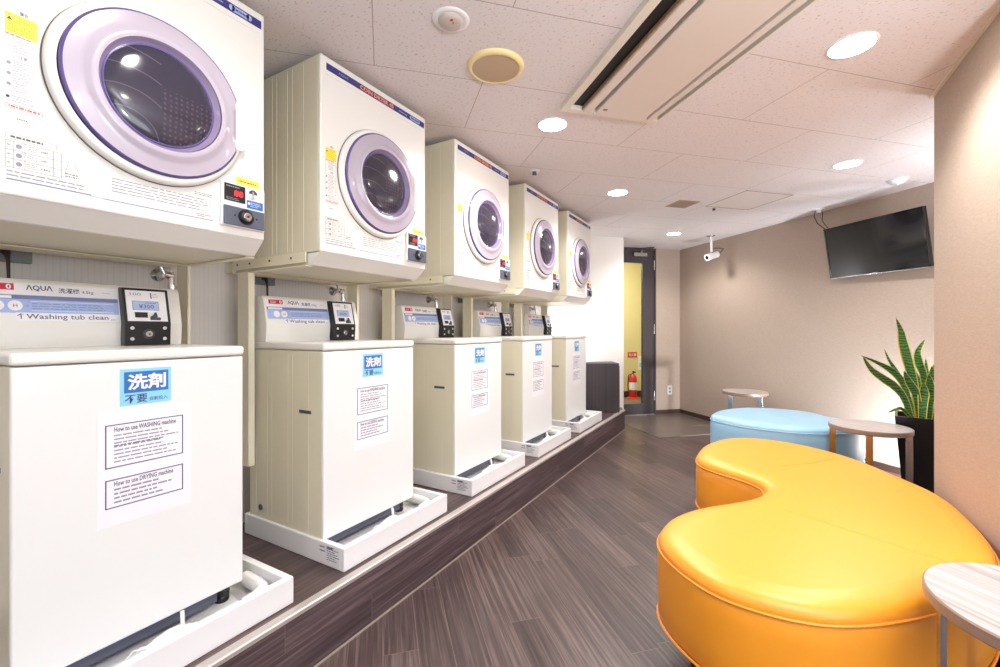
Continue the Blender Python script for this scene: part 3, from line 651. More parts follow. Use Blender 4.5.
for i in range(5):
    o = tray if i == 0 else copy_tree(tray)
    o.location = (-1.312, 0.2816 + PITCH * i + TJ[i], PZ)
    tag(o, TLAB[i], 'drip tray', 'white square drip trays on the platform')

def make_hose(kind):
    b = MB()
    if kind == 0:    # hose end lying in the front corner, with a knotted strap in the middle
        pts = [(-0.20, 0.585, 0.045), (-0.13, 0.583, 0.044), (-0.085, 0.575, 0.042), (-0.066, 0.545, 0.040), (-0.062, 0.50, 0.038)]
    else:
        pts = [(-0.20, 0.585, 0.045), (-0.12, 0.583, 0.044), (-0.080, 0.565, 0.042), (-0.066, 0.51, 0.040), (-0.066, 0.45, 0.040), (-0.075, 0.40, 0.044)]
    m = []
    for i in range(len(pts) - 1):
        for k in range(5):
            t = k / 5; m.append(tuple(pts[i][j] * (1 - t) + pts[i + 1][j] * t for j in range(3)))
    m.append(pts[-1]); b.tube(m, [0.021 + 0.0022 * (i % 2) for i in range(len(m))], M_PLASTIC, 14)
    return b
def make_bundle():
    b = MB(); q = random.Random(4)
    for s in range(9):
        y = q.uniform(0.20, 0.36); b.tube([(-0.085 + q.uniform(-.01, .01), y, q.uniform(0.02, 0.05)), (-0.07 + q.uniform(-.012, .012), y + 0.03, q.uniform(0.03, 0.075)), (-0.06 + q.uniform(-.012, .012), y + 0.07, q.uniform(0.03, 0.07)), (-0.07, y + 0.09, q.uniform(0.02, 0.05))], q.uniform(0.003, 0.006), M_PLASTIC, 8)
    b.tube([(-0.088, 0.22, 0.022), (-0.075, 0.26, 0.030), (-0.066, 0.30, 0.052), (-0.062, 0.34, 0.064), (-0.066, 0.37, 0.060), (-0.08, 0.385, 0.05)], [0.004, 0.011, 0.016, 0.017, 0.015, 0.008], M_PLASTIC, 12)
    b.tube([(-0.070, 0.27, 0.036), (-0.060, 0.31, 0.046), (-0.054, 0.36, 0.046), (-0.062, 0.41, 0.036), (-0.085, 0.43, 0.03)], [0.006, 0.012, 0.013, 0.010, 0.005], M_PLASTIC, 12)
    b.tube([(-0.0845, 0.372, 0.03), (-0.082, 0.378, 0.055), (-0.088, 0.380, 0.085), (-0.094, 0.382, 0.097)], 0.0055, M_PLASTIC, 8)
    b.tube([(-0.092, 0.20, 0.018), (-0.080, 0.225, 0.021), (-0.074, 0.25, 0.03)], 0.0035, M_INKP, 6)
    return b
HL = ['nearest', 'second nearest', 'middle', 'fourth', 'farthest']
h0 = make_hose(0).build('drain_hose'); s0 = make_bundle().build('hose_bundle')
for i in range(5):
    a = h0 if i == 0 else h0.copy(); c = s0 if i == 0 else s0.copy()
    if i: COL.objects.link(a); COL.objects.link(c)
    a.location = (-1.312, 0.2816 + PITCH * i + TJ[i], PZ + 0.003); c.location = (-1.312, 0.2816 - 0.036 + PITCH * i + TJ[i], PZ + 0.003)
    tag(a, 'white ribbed drain hose in the far corner of the %s drip tray' % HL[i], 'hose', 'drain hoses lying in the trays')
    tag(c, 'crumpled white hose bundle at the front of the %s drip tray' % HL[i], 'hose bundle', 'crumpled white bundles in the trays')

# taps, outlets and cords on the laundry wall
def make_tap():
    R = empty('water_tap')
    b = MB(); b.lathe([(0.026, 0.0), (0.024, 0.006), (0.014, 0.010), (0.014, 0.06)], M_CHROME, (0, 0, 0), 'x', 24); b.cyl((0.055, 0, 0.0), (0.055, 0.028, -0.005), 0.014, M_CHROME); b.cyl((0.055, 0.022, 0.01), (0.058, 0.026, -0.055), 0.011, M_CHROME); b.lathe([(0.015, 0.0), (0.015, 0.018)], M_CHROME, (0.058, 0.026, -0.06), 'z', 20); b.build('spout', R)
    b = MB(); b.cyl((0.055, 0, 0), (0.055, -0.012, 0.03), 0.009, M_CHROME); b.lathe([(0.004, 0.0), (0.019, 0.004), (0.021, 0.012), (0.016, 0.020), (0.0005, 0.022)], M_CHROME, (0.055, -0.014, 0.028), 'z', 20); b.build('handle', R)
    return R
tap = make_tap()
def make_outlet():
    R = empty('wall_outlet'); b = MB(); b.box(0, 0.02, 0.0, 0.115, -0.030, 0.030, M_TEAL, 0.003); b.build('plate', R)
    for y in (0.035, 0.080):
        b = MB(); b.box(0.02, 0.024, y - 0.014, y + 0.014, -0.012, 0.012, M_INKP, 0.002); b.build('socket', R)
    return R
outlet = make_outlet()
cord = MB().tube([(0.024, 0.05, 0.0), (0.044, 0.052, 0.0), (0.052, 0.054, -0.03), (0.052, 0.056, -0.12), (0.045, 0.056, -0.25), (0.035, 0.058, -0.42)], [0.009, 0.009, 0.005, 0.0035, 0.0035, 0.0035], M_CABLE, 8).build('hanging_cord')
ihose = MB().tube([(0.058, 0.026, -0.06), (0.060, 0.024, -0.12), (0.066, -0.02, -0.22), (0.055, -0.06, -0.34), (0.045, -0.08, -0.50)], 0.0085, M_INKP, 10).build('inlet_hose')
for i in range(5):
    y0 = 0.2562 + PITCH * i
    for src, name, loc, lab, cat, grp in (
        (tap, 'tap', (XL, y0 + 0.575, 1.335), 'chrome water tap on the wall behind the %s washing machine', 'tap', 'chrome taps on the laundry wall'),
        (outlet, 'outlet', (XL, y0 + 0.105, 1.362), 'grey green power outlet on the wall behind the %s washing machine', 'outlet', 'power outlets on the laundry wall'),
        (cord, 'cord', (XL, y0 + 0.105, 1.362), 'dark power cord hanging from the outlet behind the %s washing machine', 'cord', 'power cords behind the washers'),
        (ihose, 'hose', (XL, y0 + 0.575, 1.335), 'pale inlet hose dropping from the tap behind the %s washing machine', 'hose', 'inlet hoses behind the washers')):
        o = src if i == 0 else copy_tree(src)
        o.location = loc; tag(o, lab % HL[i], cat, grp)

# dark cabinet at the end of the platform
c0, c1, c2, c3 = Vector((-1.580, 4.575)), Vector((-1.252 - 0.012, 4.735)), Vector((-1.418, 5.000)), Vector((-1.700, 4.722))
CB = empty('low_cabinet', (-1.48, 4.75, PZ)); CBI = Matrix.Translation((1.48, -4.75, -PZ))
def cpart(mb, name, lab=None):
    o = mb.build(name, CB); o.matrix_parent_inverse = CBI
    if lab: o['label'] = lab
    return o
def sc(k): 
    m = (c0 + c1 + c2 + c3) / 4; return [tuple(m + (p - m) * k) for p in (c0, c1, c2, c3)]
cpart(MB().prism(sc(0.985), PZ, 0.736, 'z', M_CAB, 0.001), 'carcass'); cpart(MB().prism(sc(1.0), 0.736, 0.754, 'z', M_CAB, 0.002), 'cabinet_top')
d = (c1 - c0).normalized(); nn = Vector((d.y, -d.x))
for a, e in ((0.006, 0.255), (0.259, 0.358)):
    p = [c0 + d * a + nn * -0.004, c0 + d * e + nn * -0.004, c0 + d * e + nn * 0.0, c0 + d * a + nn * 0.0]
    cpart(MB().prism([tuple(q) for q in p], PZ + 0.012, 0.730, 'z', M_CAB), 'cabinet_door')
tag(CB, 'low dark veneer cabinet at the far end of the platform by the white wall', 'cabinet')

# ---------------------------------------------------------------- bean shaped sofas
def smooth_loop(P, per=7):
    P = [Vector(p) for p in P]; n = len(P); out = []
    for i in range(n):
        p0, p1, p2, p3 = P[(i - 1) % n], P[i], P[(i + 1) % n], P[(i + 2) % n]
        for k in range(per):
            t = k / per; out.append(0.5 * ((2 * p1) + (p2 - p0) * t + (2 * p0 - 5 * p1 + 4 * p2 - p3) * t * t + (3 * p1 - p0 - 3 * p2 + p3) * t ** 3))
    L = [0.0]
    for i in range(len(out)): L.append(L[-1] + (out[(i + 1) % len(out)] - out[i]).length)
    N = 150; res = []; j = 0
    for k in range(N):
        s = L[-1] * k / N
        while L[j + 1] < s: j += 1
        t = (s - L[j]) / max(L[j + 1] - L[j], 1e-9); res.append(out[j].lerp(out[(j + 1) % len(out)], t))
    for _ in range(4): res = [(res[i - 1] + res[i] * 2 + res[(i + 1) % N]) / 4 for i in range(N)]
    return res
def bean(name, poly, zb, zs, zc, m, mp, seams, feet):
    L = smooth_loop(poly); n = len(L); c = sum(L, Vector((0, 0))) / n; R = empty(name, (c.x, c.y, 0)); L = [p - c for p in L]
    area = sum(L[i].x * L[(i + 1) % n].y - L[(i + 1) % n].x * L[i].y for i in range(n)); sg = 1 if area > 0 else -1
    nor = []
    for i in range(n):
        t = (L[(i + 1) % n] - L[i - 1]).normalized(); nor.append(Vector((t.y, -t.x)) * sg)
    rings = [(-0.03, zb), (-0.006, zb + 0.004), (0.0, zb + 0.016), (0.003, zb + 0.08), (0.003, zs - 0.06), (0.0, zs - 0.004), (-0.002, zs), (0.0, zs + 0.006), (-0.003, zs + 0.017), (-0.010, zs + 0.028), (-0.022, zs + 0.036), (-0.044, zs + 0.0415), (-0.078, zc)]
    b = MB(); vs = []; fs = []
    for o, z in rings:
        for i in range(n): q = L[i] + nor[i] * o; vs.append((q.x, q.y, z))
    for r in range(len(rings) - 1):
        for i in range(n): fs.append([r * n + i, r * n + (i + 1) % n, (r + 1) * n + (i + 1) % n, (r + 1) * n + i][::sg])
    b.add(vs, fs, m, True)
    bt = bmesh.new(); top = [bt.verts.new(v) for v in vs[-n:]]; f = bt.faces.new(top if sg > 0 else top[::-1]); bmesh.ops.triangulate(bt, faces=[f]); b.bm(bt, m, True)
    bt = bmesh.new(); lo = [bt.verts.new(v) for v in vs[:n]]; f = bt.faces.new(lo[::-1] if sg > 0 else lo); bmesh.ops.triangulate(bt, faces=[f]); b.bm(bt, m, False)
    b.build('cushion', R)
    for z in (zs, zb + 0.006): MB().tube([(L[i].x + nor[i].x * 0.002, L[i].y + nor[i].y * 0.002, z) for i in range(n)], 0.0038, mp, 8, True).build('piping', R)
    for s in seams: MB().tube([(x - c.x, y - c.y, z) for x, y, z in s], 0.0016, mp, 6).build('seam', R)
    for x, y in feet: MB().lathe([(0.028, 0.0), (0.026, zb + 0.002)], M_BLACK, (x - c.x, y - c.y, 0), 'z', 20).build('foot', R)
    return R
YP = [(-0.296, 1.599), (-0.257, 1.49), (-0.165, 1.39), (-0.083, 1.334), (0.055, 1.322), (0.168, 1.35), (0.286, 1.434), (0.39, 1.53), (0.50, 1.66), (0.60, 1.82), (0.66, 1.98), (0.684, 2.12),
      (0.694, 2.356), (0.690, 2.499), (0.668, 2.60), (0.612, 2.73), (0.492, 2.992), (0.351, 3.16), (0.177, 3.265), (-0.023, 3.277), (-0.15, 3.20), (-0.224, 3.072), (-0.273, 2.916), (-0.288, 2.711),
      (-0.264, 2.58), (-0.183, 2.503), (-0.096, 2.454), (-0.012, 2.40), (0.038, 2.33), (0.040, 2.26), (0.020, 2.17), (-0.025, 2.09), (-0.105, 1.994), (-0.167, 1.929), (-0.226, 1.849), (-0.274, 1.746)]
ZT = 0.43
sofa = bean('bean_sofa', YP, 0.15, 0.385, ZT, M_SOFAY, M_SOFAYP,
    [[(0.062, 2.03, ZT - 0.003), (0.10, 1.998, ZT), (0.30, 1.892, ZT), (0.486, 1.793, ZT), (0.56, 1.77, ZT - 0.003)],
     [(0.055, 2.585 - 0.02, ZT - 0.003), (0.12, 2.64, ZT), (0.25, 2.76, ZT), (0.38, 2.95, ZT)]],
    [(-0.16, 1.60), (0.25, 1.55), (0.52, 2.1), (-0.15, 2.85), (0.2, 3.1), (0.45, 2.75), (-0.05, 1.48)])
tag(sofa, 'large orange yellow bean shaped sofa in the open floor', 'sofa')
BP = [(-0.312, 3.96), (-0.218, 3.862), (-0.102, 3.780), (0.056, 3.743), (0.208, 3.734), (0.320, 3.752), (0.466, 3.83), (0.60, 3.94), (0.675, 4.05), (0.690, 4.16), (0.64, 4.27), (0.52, 4.37), (0.45, 4.49), (0.372, 4.557), (0.195, 4.59), (0.006, 4.551), (-0.121, 4.477), (-0.244, 4.309), (-0.305, 4.133)]
sofab = bean('bean_sofa', BP, 0.15, 0.385, ZT, M_SOFAB, M_SOFABP,
    [[(0.0, 4.40, ZT), (0.10, 4.20, ZT), (0.24, 3.98, ZT), (0.26, 3.86, ZT - 0.003)], [(0.15, 4.10, ZT), (0.38, 4.22, ZT), (0.56, 4.27, ZT - 0.003)]],
    [(-0.15, 4.0), (0.2, 3.88), (0.5, 4.08), (0.2, 4.4), (-0.1, 4.3)])
tag(sofab, 'pale blue rounded sofa behind the orange yellow sofa', 'sofa')

# ---------------------------------------------------------------- round side tables
def table(loc, r, rot, bar, lab):
    R = empty('side_table', loc, rot); H = 0.50
    b = MB(); b.lathe([(r - 0.004, H - 0.030), (r, H - 0.026), (r, H - 0.003), (r - 0.003, H)], M_TEDGE, (0, 0, 0), 'z', 72, smooth=False, caps=True)
    R.rotation_euler = (0, 0, 0)
    b.lathe([(0.0005, H + 0.0004), (r - 0.004, H + 0.0004)], M_TABLE, (0, 0, 0), 'z', 72, smooth=False, caps=False); b.build('tabletop', R)
    for k in range(4):
        a = rot + k * PI / 2; x, y = (r - 0.024) * math.cos(a), (r - 0.024) * math.sin(a)
        t = Vector((math.cos(bar), math.sin(bar))); q = Vector((-t.y, t.x))
        P = [Vector((x, y)) + t * s + q * w for s, w in ((-0.017, -0.006), (0.017, -0.006), (0.017, 0.006), (-0.017, 0.006))]
        MB().prism([tuple(p) for p in P], 0.0, H - 0.03, 'z', M_STEEL, 0.001).build('leg', R)
    b = MB(); a = rot
    for k in range(2):
        a = rot + k * PI / 2; q = Vector((math.cos(a), math.sin(a))); t = Vector((-q.y, q.x)); rr = r - 0.036
        b.prism([tuple(q * s + t * w) for s, w in ((-rr, -0.015), (rr, -0.015), (rr, 0.015), (-rr, 0.015))], H - 0.038 - k * 0.0, H - 0.0302, 'z', M_STEEL)
    b.build('top_bracket', R)
    return tag(R, lab, 'side table', 'round side tables with pale wood tops')
table((0.580, 1.430, 0), 0.225, PI + 0.07, 0.28 + PI / 2 - 0.35, 'nearest round side table, cut by the picture edge in front of the orange yellow sofa')
table((0.636, 3.644, 0), 0.213, -0.17, -0.17, 'round side table between the orange yellow sofa and the plant pot')
table((-0.090, 5.045, 0), 0.205, PI / 4 + 0.04, 0.12, 'small looking round side table behind the pale blue sofa')

# ---------------------------------------------------------------- potted snake plant
PC = Vector((0.953, 3.905)); PR = -math.radians(12)
PT = empty('potted_snake_plant', (PC.x, PC.y, 0), PR)
def sqring(h, z): return [(-h, -h, z), (h, -h, z), (h, h, z), (-h, h, z)]
b = MB(); rr = [(0.092, 0.0), (0.135, 0.55), (0.122, 0.55), (0.118, 0.49)]
vs = []
for h, z in rr: vs += sqring(h, z)
fs = [[3, 2, 1, 0]]
for i in range(3):
    for k in range(4): fs.append([i * 4 + k, i * 4 + (k + 1) % 4, (i + 1) * 4 + (k + 1) % 4, (i + 1) * 4 + k])
b.add(vs, fs, M_BLACK); b.build('pot', PT)
b = MB(); b.add(sqring(0.1195, 0.515) , [[0, 1, 2, 3]], M_SOIL)
q = random.Random(2)
for k in range(40):
    x, y = q.uniform(-0.10, 0.10), q.uniform(-0.10, 0.10); b.lathe([(0.0, -0.004), (0.012, 0.0), (0.008, 0.008), (0.0005, 0.010)], M_SOIL, (x, y, 0.515), 'z', 6, False)
b.build('soil', PT)
LEAVES = [
    ([(0.946, 3.942, 0.515), (0.915, 3.918, 0.749), (0.879, 3.89, 0.902), (0.848, 3.866, 1.029), (0.835, 3.852, 1.108), (0.805, 3.827, 1.194)], 0.03, 0.5),
    ([(0.894, 3.868, 0.515), (0.845, 3.826, 0.669), (0.785, 3.778, 0.749), (0.725, 3.731, 0.796), (0.65, 3.673, 0.862), (0.601, 3.632, 0.947)], 0.026, -0.3),
    ([(0.929, 3.954, 0.515), (0.876, 3.924, 0.705), (0.847, 3.907, 0.779), (0.795, 3.877, 0.84), (0.725, 3.836, 0.887), (0.615, 3.772, 0.944)], 0.023, 0.4),
    ([(0.917, 3.97, 0.515), (0.882, 3.949, 0.723), (0.829, 3.919, 0.831), (0.783, 3.892, 0.912), (0.756, 3.876, 0.983)], 0.013, 0.6),
    ([(0.936, 3.881, 0.515), (0.91, 3.855, 0.69), (0.868, 3.82, 0.776), (0.837, 3.791, 0.849)], 0.026, 0.2),
    ([(0.986, 3.966, 0.515), (0.973, 3.952, 0.795), (0.943, 3.929, 0.889), (0.935, 3.92, 0.969), (0.974, 3.936, 1.052)], 0.024, -0.5),
    ([(1.005, 4.02, 0.515), (1.007, 4.029, 0.749), (1.006, 4.036, 0.83), (1.004, 4.042, 0.924)], 0.016, 0.3),
    ([(1.003, 3.976, 0.515), (1.015, 3.982, 0.715), (1.021, 3.986, 0.808), (1.021, 3.986, 0.875)], 0.024, 0.2),
    ([(0.982, 4.029, 0.515), (0.966, 4.027, 0.719), (0.939, 4.019, 0.807), (0.923, 4.017, 0.896)], 0.028, 0.2),
    ([(0.938, 3.849, 0.515), (0.942, 3.844, 0.661), (0.945, 3.839, 0.714), (0.94, 3.829, 0.779)], 0.03, 0.1),
    ([(0.972, 3.869, 0.515), (0.98, 3.863, 0.687), (0.976, 3.85, 0.76), (0.968, 3.834, 0.832)], 0.028, -0.2),
    ([(0.893, 3.823, 0.515), (0.825, 3.758, 0.602), (0.78, 3.706, 0.606), (0.729, 3.651, 0.591)], 0.012, 0.1),
    ([(1.045, 4.022, 0.515), (1.08, 4.042, 0.746), (1.097, 4.052, 0.846), (1.103, 4.055, 0.927)], 0.028, 0.2),
    ([(1.017, 3.95, 0.515), (1.042, 3.954, 0.707), (1.078, 3.964, 0.787), (1.137, 3.987, 0.84)], 0.026, 0.4),
    ([(1.029, 4.056, 0.515), (1.054, 4.074, 0.774), (1.078, 4.092, 0.876), (1.091, 4.104, 0.978)], 0.028, -0.4),
    ([(1.012, 3.915, 0.515), (1.046, 3.916, 0.66), (1.085, 3.92, 0.694), (1.123, 3.924, 0.69)], 0.02, 0.2)]
inv = (Matrix.Translation((PC.x, PC.y, 0)) @ Matrix.Rotation(PR, 4, 'Z')).inverted()
def blade(pts, w, twist):
    P = [inv @ Vector(p) for p in pts]; n = 14; C = []
    for i in range(n + 1):
        t = i / n * (len(P) - 1); k = min(int(t), len(P) - 2); f = t - k
        p0 = P[max(k - 1, 0)]; p1 = P[k]; p2 = P[k + 1]; p3 = P[min(k + 2, len(P) - 1)]
        C.append(0.5 * ((2 * p1) + (p2 - p0) * f + (2 * p0 - 5 * p1 + 4 * p2 - p3) * f * f + (3 * p1 - p0 - 3 * p2 + p3) * f ** 3))
    b = MB(); A = []; Bk = []
    view = (Vector((-0.25, -1.0, 0.15))).normalized()
    for i, c in enumerate(C):
        t = i / n; tg = (C[min(i + 1, n)] - C[max(i - 1, 0)]).normalized()
        side = tg.cross(view)
        if side.length < 0.1: side = tg.cross(Vector((1, 0, 0)))
        side.normalize(); nr = side.cross(tg)
        a = twist * (t - 0.3); side2 = side * math.cos(a) + nr * math.sin(a); nr2 = nr * math.cos(a) - side * math.sin(a)
        prof = (0.55 + 0.75 * t) if t < 0.45 else (0.8875 * math.cos((t - 0.45) / 0.55 * PI / 2) ** 0.8)
        ww = max(w * prof, 0.0006)
        for s in (-1.0, -0.80, -0.4, 0.0, 0.4, 0.80, 1.0): A.append(c + side2 * ww * s + nr2 * (-0.35 * ww * (1 - s * s)))
        for s in (-1.0, -0.80, -0.4, 0.0, 0.4, 0.80, 1.0): Bk.append(c + side2 * ww * s + nr2 * (-0.35 * ww * (1 - s * s) - 0.0022 * (1 - s * s)))
    m = 7; g = []; e = []
    for i in range(n):
        for k in range(m - 1):
            f = [i * m + k, i * m + k + 1, (i + 1) * m + k + 1, (i + 1) * m + k]
            (e if k in (0, m - 2) else g).append(f)
    off = (n + 1) * m
    b.add(A + Bk, g + [[v + off for v in f][::-1] for f in g], M_LEAF, True); b.add(A + Bk, e + [[v + off for v in f][::-1] for f in e], M_LEAFY, True)
    b.build('leaf', PT)
for pts, w, tw in LEAVES: blade(pts, w * 1.12, tw)
tag(PT, 'snake plant with yellow edged leaves in a tall black square pot', 'potted plant')

# ---------------------------------------------------------------- television
tvc = Vector((0.795, 4.4755, 1.7765)); th = -PI / 4 - 0.049; tilt = 0.172; TW, TH = 0.752, 0.431
dx = Vector((math.cos(th), math.sin(th), 0)); nrm = Vector((-math.cos(th + PI / 2), -math.sin(th + PI / 2), 0)); upv = Vector((0, 0, 1)) * math.cos(tilt) + nrm * math.sin(tilt); nr = dx.cross(upv) * 1.0
TV = empty('wall_television'); TV.matrix_world = Matrix(((dx.x, upv.x, nr.x, tvc.x), (dx.y, upv.y, nr.y, tvc.y), (dx.z, upv.z, nr.z, tvc.z), (0, 0, 0, 1)))
# local: x across, y up, z towards the room
b = MB(); b.box(-TW / 2, TW / 2, -TH / 2, TH / 2, -0.035, -0.004, M_BLACK, 0.004); b.box(-TW / 2 + 0.12, TW / 2 - 0.12, -TH / 2 + 0.07, TH / 2 - 0.08, -0.055, -0.03, M_BLACK, 0.006); b.build('back_shell', TV)
b = MB(); w = 0.013
b.box(-TW / 2, TW / 2, TH / 2 - w, TH / 2, -0.006, 0.003, M_BLACKG, 0.002); b.box(-TW / 2, TW / 2, -TH / 2, -TH / 2 + w * 1.3, -0.006, 0.003, M_BLACKG, 0.002)
b.box(-TW / 2, -TW / 2 + w, -TH / 2, TH / 2, -0.006, 0.003, M_BLACKG, 0.002); b.box(TW / 2 - w, TW / 2, -TH / 2, TH / 2, -0.006, 0.003, M_BLACKG, 0.002); b.build('bezel', TV)
b = MB(); b.box(-TW / 2 + 0.01, TW / 2 - 0.01, -TH / 2 + 0.012, TH / 2 - 0.01, -0.004, -0.001, M_SCREEN); b.build('screen', TV)
b = MB(); b.box(-0.02, 0.02, -TH / 2 + 0.003, -TH / 2 + 0.010, 0.003, 0.004, M_INKP); b.box(-TW / 2 + 0.01, TW / 2 - 0.01, -TH / 2 - 0.004, -TH / 2 + 0.001, -0.006, 0.004, M_STEEL, 0.001); b.build('lower_trim', TV)
b = MB(); b.box(-0.10, 0.10, -0.10, 0.10, -0.064, -0.052, M_GREYP, 0.002); b.box(-0.03, 0.03, -0.05, 0.05, -0.115, -0.06, M_GREYP, 0.003); b.build('wall_mount', TV)
tag(TV, 'black flat television tilted forward high on the taupe wall', 'television')
tp = Vector((0.487, 4.79, CZ)); e0 = tvc + dx * (-TW / 2 + 0.02) + upv * (TH / 2 - 0.03) - nr * 0.03
o = MB().tube([tp + Vector((-0.02, 0, 0)), tp + Vector((-0.035, -0.005, -0.06)), tp + Vector((-0.01, -0.02, -0.13)), e0], 0.004, M_CABLE, 8).build('aerial_cable'); tag(o, 'longer looping dark cable from ceiling down to the television', 'cable', 'cables above the television')
o = MB().tube([tp + Vector((0.02, 0, 0)), tp + Vector((0.028, -0.005, -0.05)), tp + Vector((0.022, -0.015, -0.11)), e0 + Vector((0.012, -0.012, 0))], 0.003, M_CABLE, 8).build('power_cable'); tag(o, 'straighter thin dark cable from ceiling down to the television', 'cable', 'cables above the television')
o = MB().lathe([(0.045, 0.0), (0.045, -0.006), (0.02, -0.010), (0.018, -0.03), (0.0005, -0.03)], M_PLASTIC, (tp.x, tp.y, CZ), 'z', 24).build('cable_outlet'); tag(o, 'small round ceiling outlet where the television cables come out', 'ceiling outlet')

# ---------------------------------------------------------------- ceiling fittings
LP = [(-0.911, 2.115), (0.314, 2.091), (-0.925, 3.419), (0.514, 3.573), (-0.779, 5.191), (-0.90, 0.55), (0.32, 0.60), (-0.90, -0.90), (0.32, -0.90)]
LL = ['round lit downlight in the ceiling, between the speaker and the air conditioner end', 'largest looking round lit downlight, nearest the taupe wall corner', 'round lit downlight above the passage, near the fourth dryer',
      'round lit downlight near the television corner', 'farthest round lit downlight, near the glazed door', 'round ceiling downlight in front of the nearest tumble dryer', 'round ceiling downlight above the near end of the orange yellow sofa', 'round ceiling downlight at the near end of the room beside the laundry wall', 'round ceiling downlight at the near end of the room beside the added window']
def make_lamp():
    R = empty('ceiling_downlight')
    MB().lathe([(0.070, -0.002), (0.072, -0.005), (0.079, -0.004), (0.081, 0.0)], M_PLASTIC, (0, 0, 0), 'z', 48, caps=False).build('rim', R)
    MB().lathe([(0.0715, -0.0035), (0.0005, -0.0035)], M_LAMP, (0, 0, 0), 'z', 48, caps=False).build('lens', R)
    return R
lamp = make_lamp()
for i, (x, y) in enumerate(LP):
    o = lamp if i == 0 else copy_tree(lamp); o.location = (x, y, CZ); tag(o, LL[i], 'ceiling light', 'round ceiling downlights')
    L = bpy.data.lights.new('downlight', 'SPOT'); L.energy = 31 if i < 5 else 9; L.color = (1.0, 0.97, 0.935); L.spot_size = math.radians(150); L.spot_blend = 0.6; L.shadow_soft_size = 0.06
    q = bpy.data.objects.new('downlight_beam', L); COL.objects.link(q); q.location = (x, y, CZ - 0.03)

SP = empty('ceiling_speaker', (-0.908, 1.530, CZ))
MB().lathe([(0.094, -0.012), (0.098, -0.016), (0.112, -0.010), (0.115, 0.0)], M_CREAMY, (0, 0, 0), 'z', 56, caps=False).build('ring', SP)
MB().lathe([(0.097, -0.013), (0.05, -0.0165), (0.0005, -0.018)], M_BEIGE, (0, 0, 0), 'z', 56, caps=False).build('grille', SP)
tag(SP, 'round beige ceiling speaker with a yellowed ring', 'speaker')
SM = empty('smoke_detector', (-0.906, 1.225, CZ))
MB().lathe([(0.064, 0.0), (0.062, -0.004), (0.052, -0.006), (0.044, -0.004)], M_PLASTIC, (0, 0, 0), 'z', 40, caps=False).build('base', SM)
b = MB(); b.lathe([(0.044, -0.004), (0.040, -0.012), (0.030, -0.017), (0.0005, -0.018)], M_DET, (0, 0, 0), 'z', 40, caps=False)
b.text((Vector((0.012, -0.012, -0.0195)), Vector((0.86, 0.5, 0)), Vector((-0.5, 0.86, 0)), Vector((0, 0, -1))), 'A', 0, 0.010, 0, 0.010, M_EXT, 0, 0.03); b.box(0.012, 0.022, -0.022, -0.016, -0.0195, -0.017, M_EXT); b.build('sensor_cap', SM)
tag(SM, 'white round smoke detector with a small red mark beside the speaker', 'smoke detector')
SK = empty('ceiling_sprinkler', (-1.283, 2.674, CZ))
MB().lathe([(0.036, 0.0), (0.034, -0.004), (0.014, -0.006)], M_PLASTIC, (0, 0, 0), 'z', 28, caps=False).build('rim', SK)
MB().lathe([(0.014, -0.004), (0.012, -0.020), (0.016, -0.024), (0.0005, -0.026)], M_INK, (0, 0, 0), 'z', 20, caps=False).build('nozzle', SK)
tag(SK, 'small round sprinkler in the ceiling above the fourth dryer', 'sprinkler')
o = MB().lathe([(0.012, 0.0), (0.012, -0.012), (0.016, -0.016), (0.0005, -0.02)], M_GREYP, (-0.314, 4.296, CZ), 'z', 16).build('ceiling_sensor'); tag(o, 'tiny dark ceiling sensor beside the square access hatch', 'sensor')
EM = empty('heat_detector', (0.936 - 0.06, 4.242 - 0.12, CZ))
MB().lathe([(0.058, 0.0), (0.056, -0.010), (0.048, -0.014)], M_PLASTIC, (0, 0, 0), 'z', 36, caps=False).build('base', EM); MB().lathe([(0.048, -0.014), (0.032, -0.030), (0.012, -0.034), (0.0005, -0.040)], M_PLASTIC, (0, 0, 0), 'z', 36, caps=False).build('dome', EM)
tag(EM, 'white round heat detector on the ceiling above the television', 'heat detector')
# square vent and access hatch
VN = empty('ceiling_vent', (-0.535, 4.005, CZ), PI / 4)
b = MB(); b.box(-0.10, 0.10, -0.10, 0.10, -0.004, -0.001, M_VENT); b.build('frame', VN); b = MB()
for k in range(9): b.box(-0.078, 0.078, -0.075 + k * 0.0185, -0.069 + k * 0.0185, -0.008, -0.004, M_VENT)
b.build('grille', VN); tag(VN, 'small square brown ceiling vent', 'vent')
HT = empty('access_hatch', (-0.055, 4.174, CZ), PI / 4)
b = MB(); h = 0.225
for a in ((-h, h, -h, -h + 0.008), (-h, h, h - 0.008, h), (-h, -h + 0.008, -h, h), (h - 0.008, h, -h, h)): b.box(*a, -0.003, 0.0, M_STEEL)
b.build('frame', HT); MB().box(-h + 0.009, h - 0.009, -h + 0.009, h - 0.009, -0.0015, 0.0, mat('hatch board', (222, 214, 211), 0.85)).build('panel', HT)
tag(HT, 'square access hatch with a thin metal frame in the ceiling', 'access hatch')

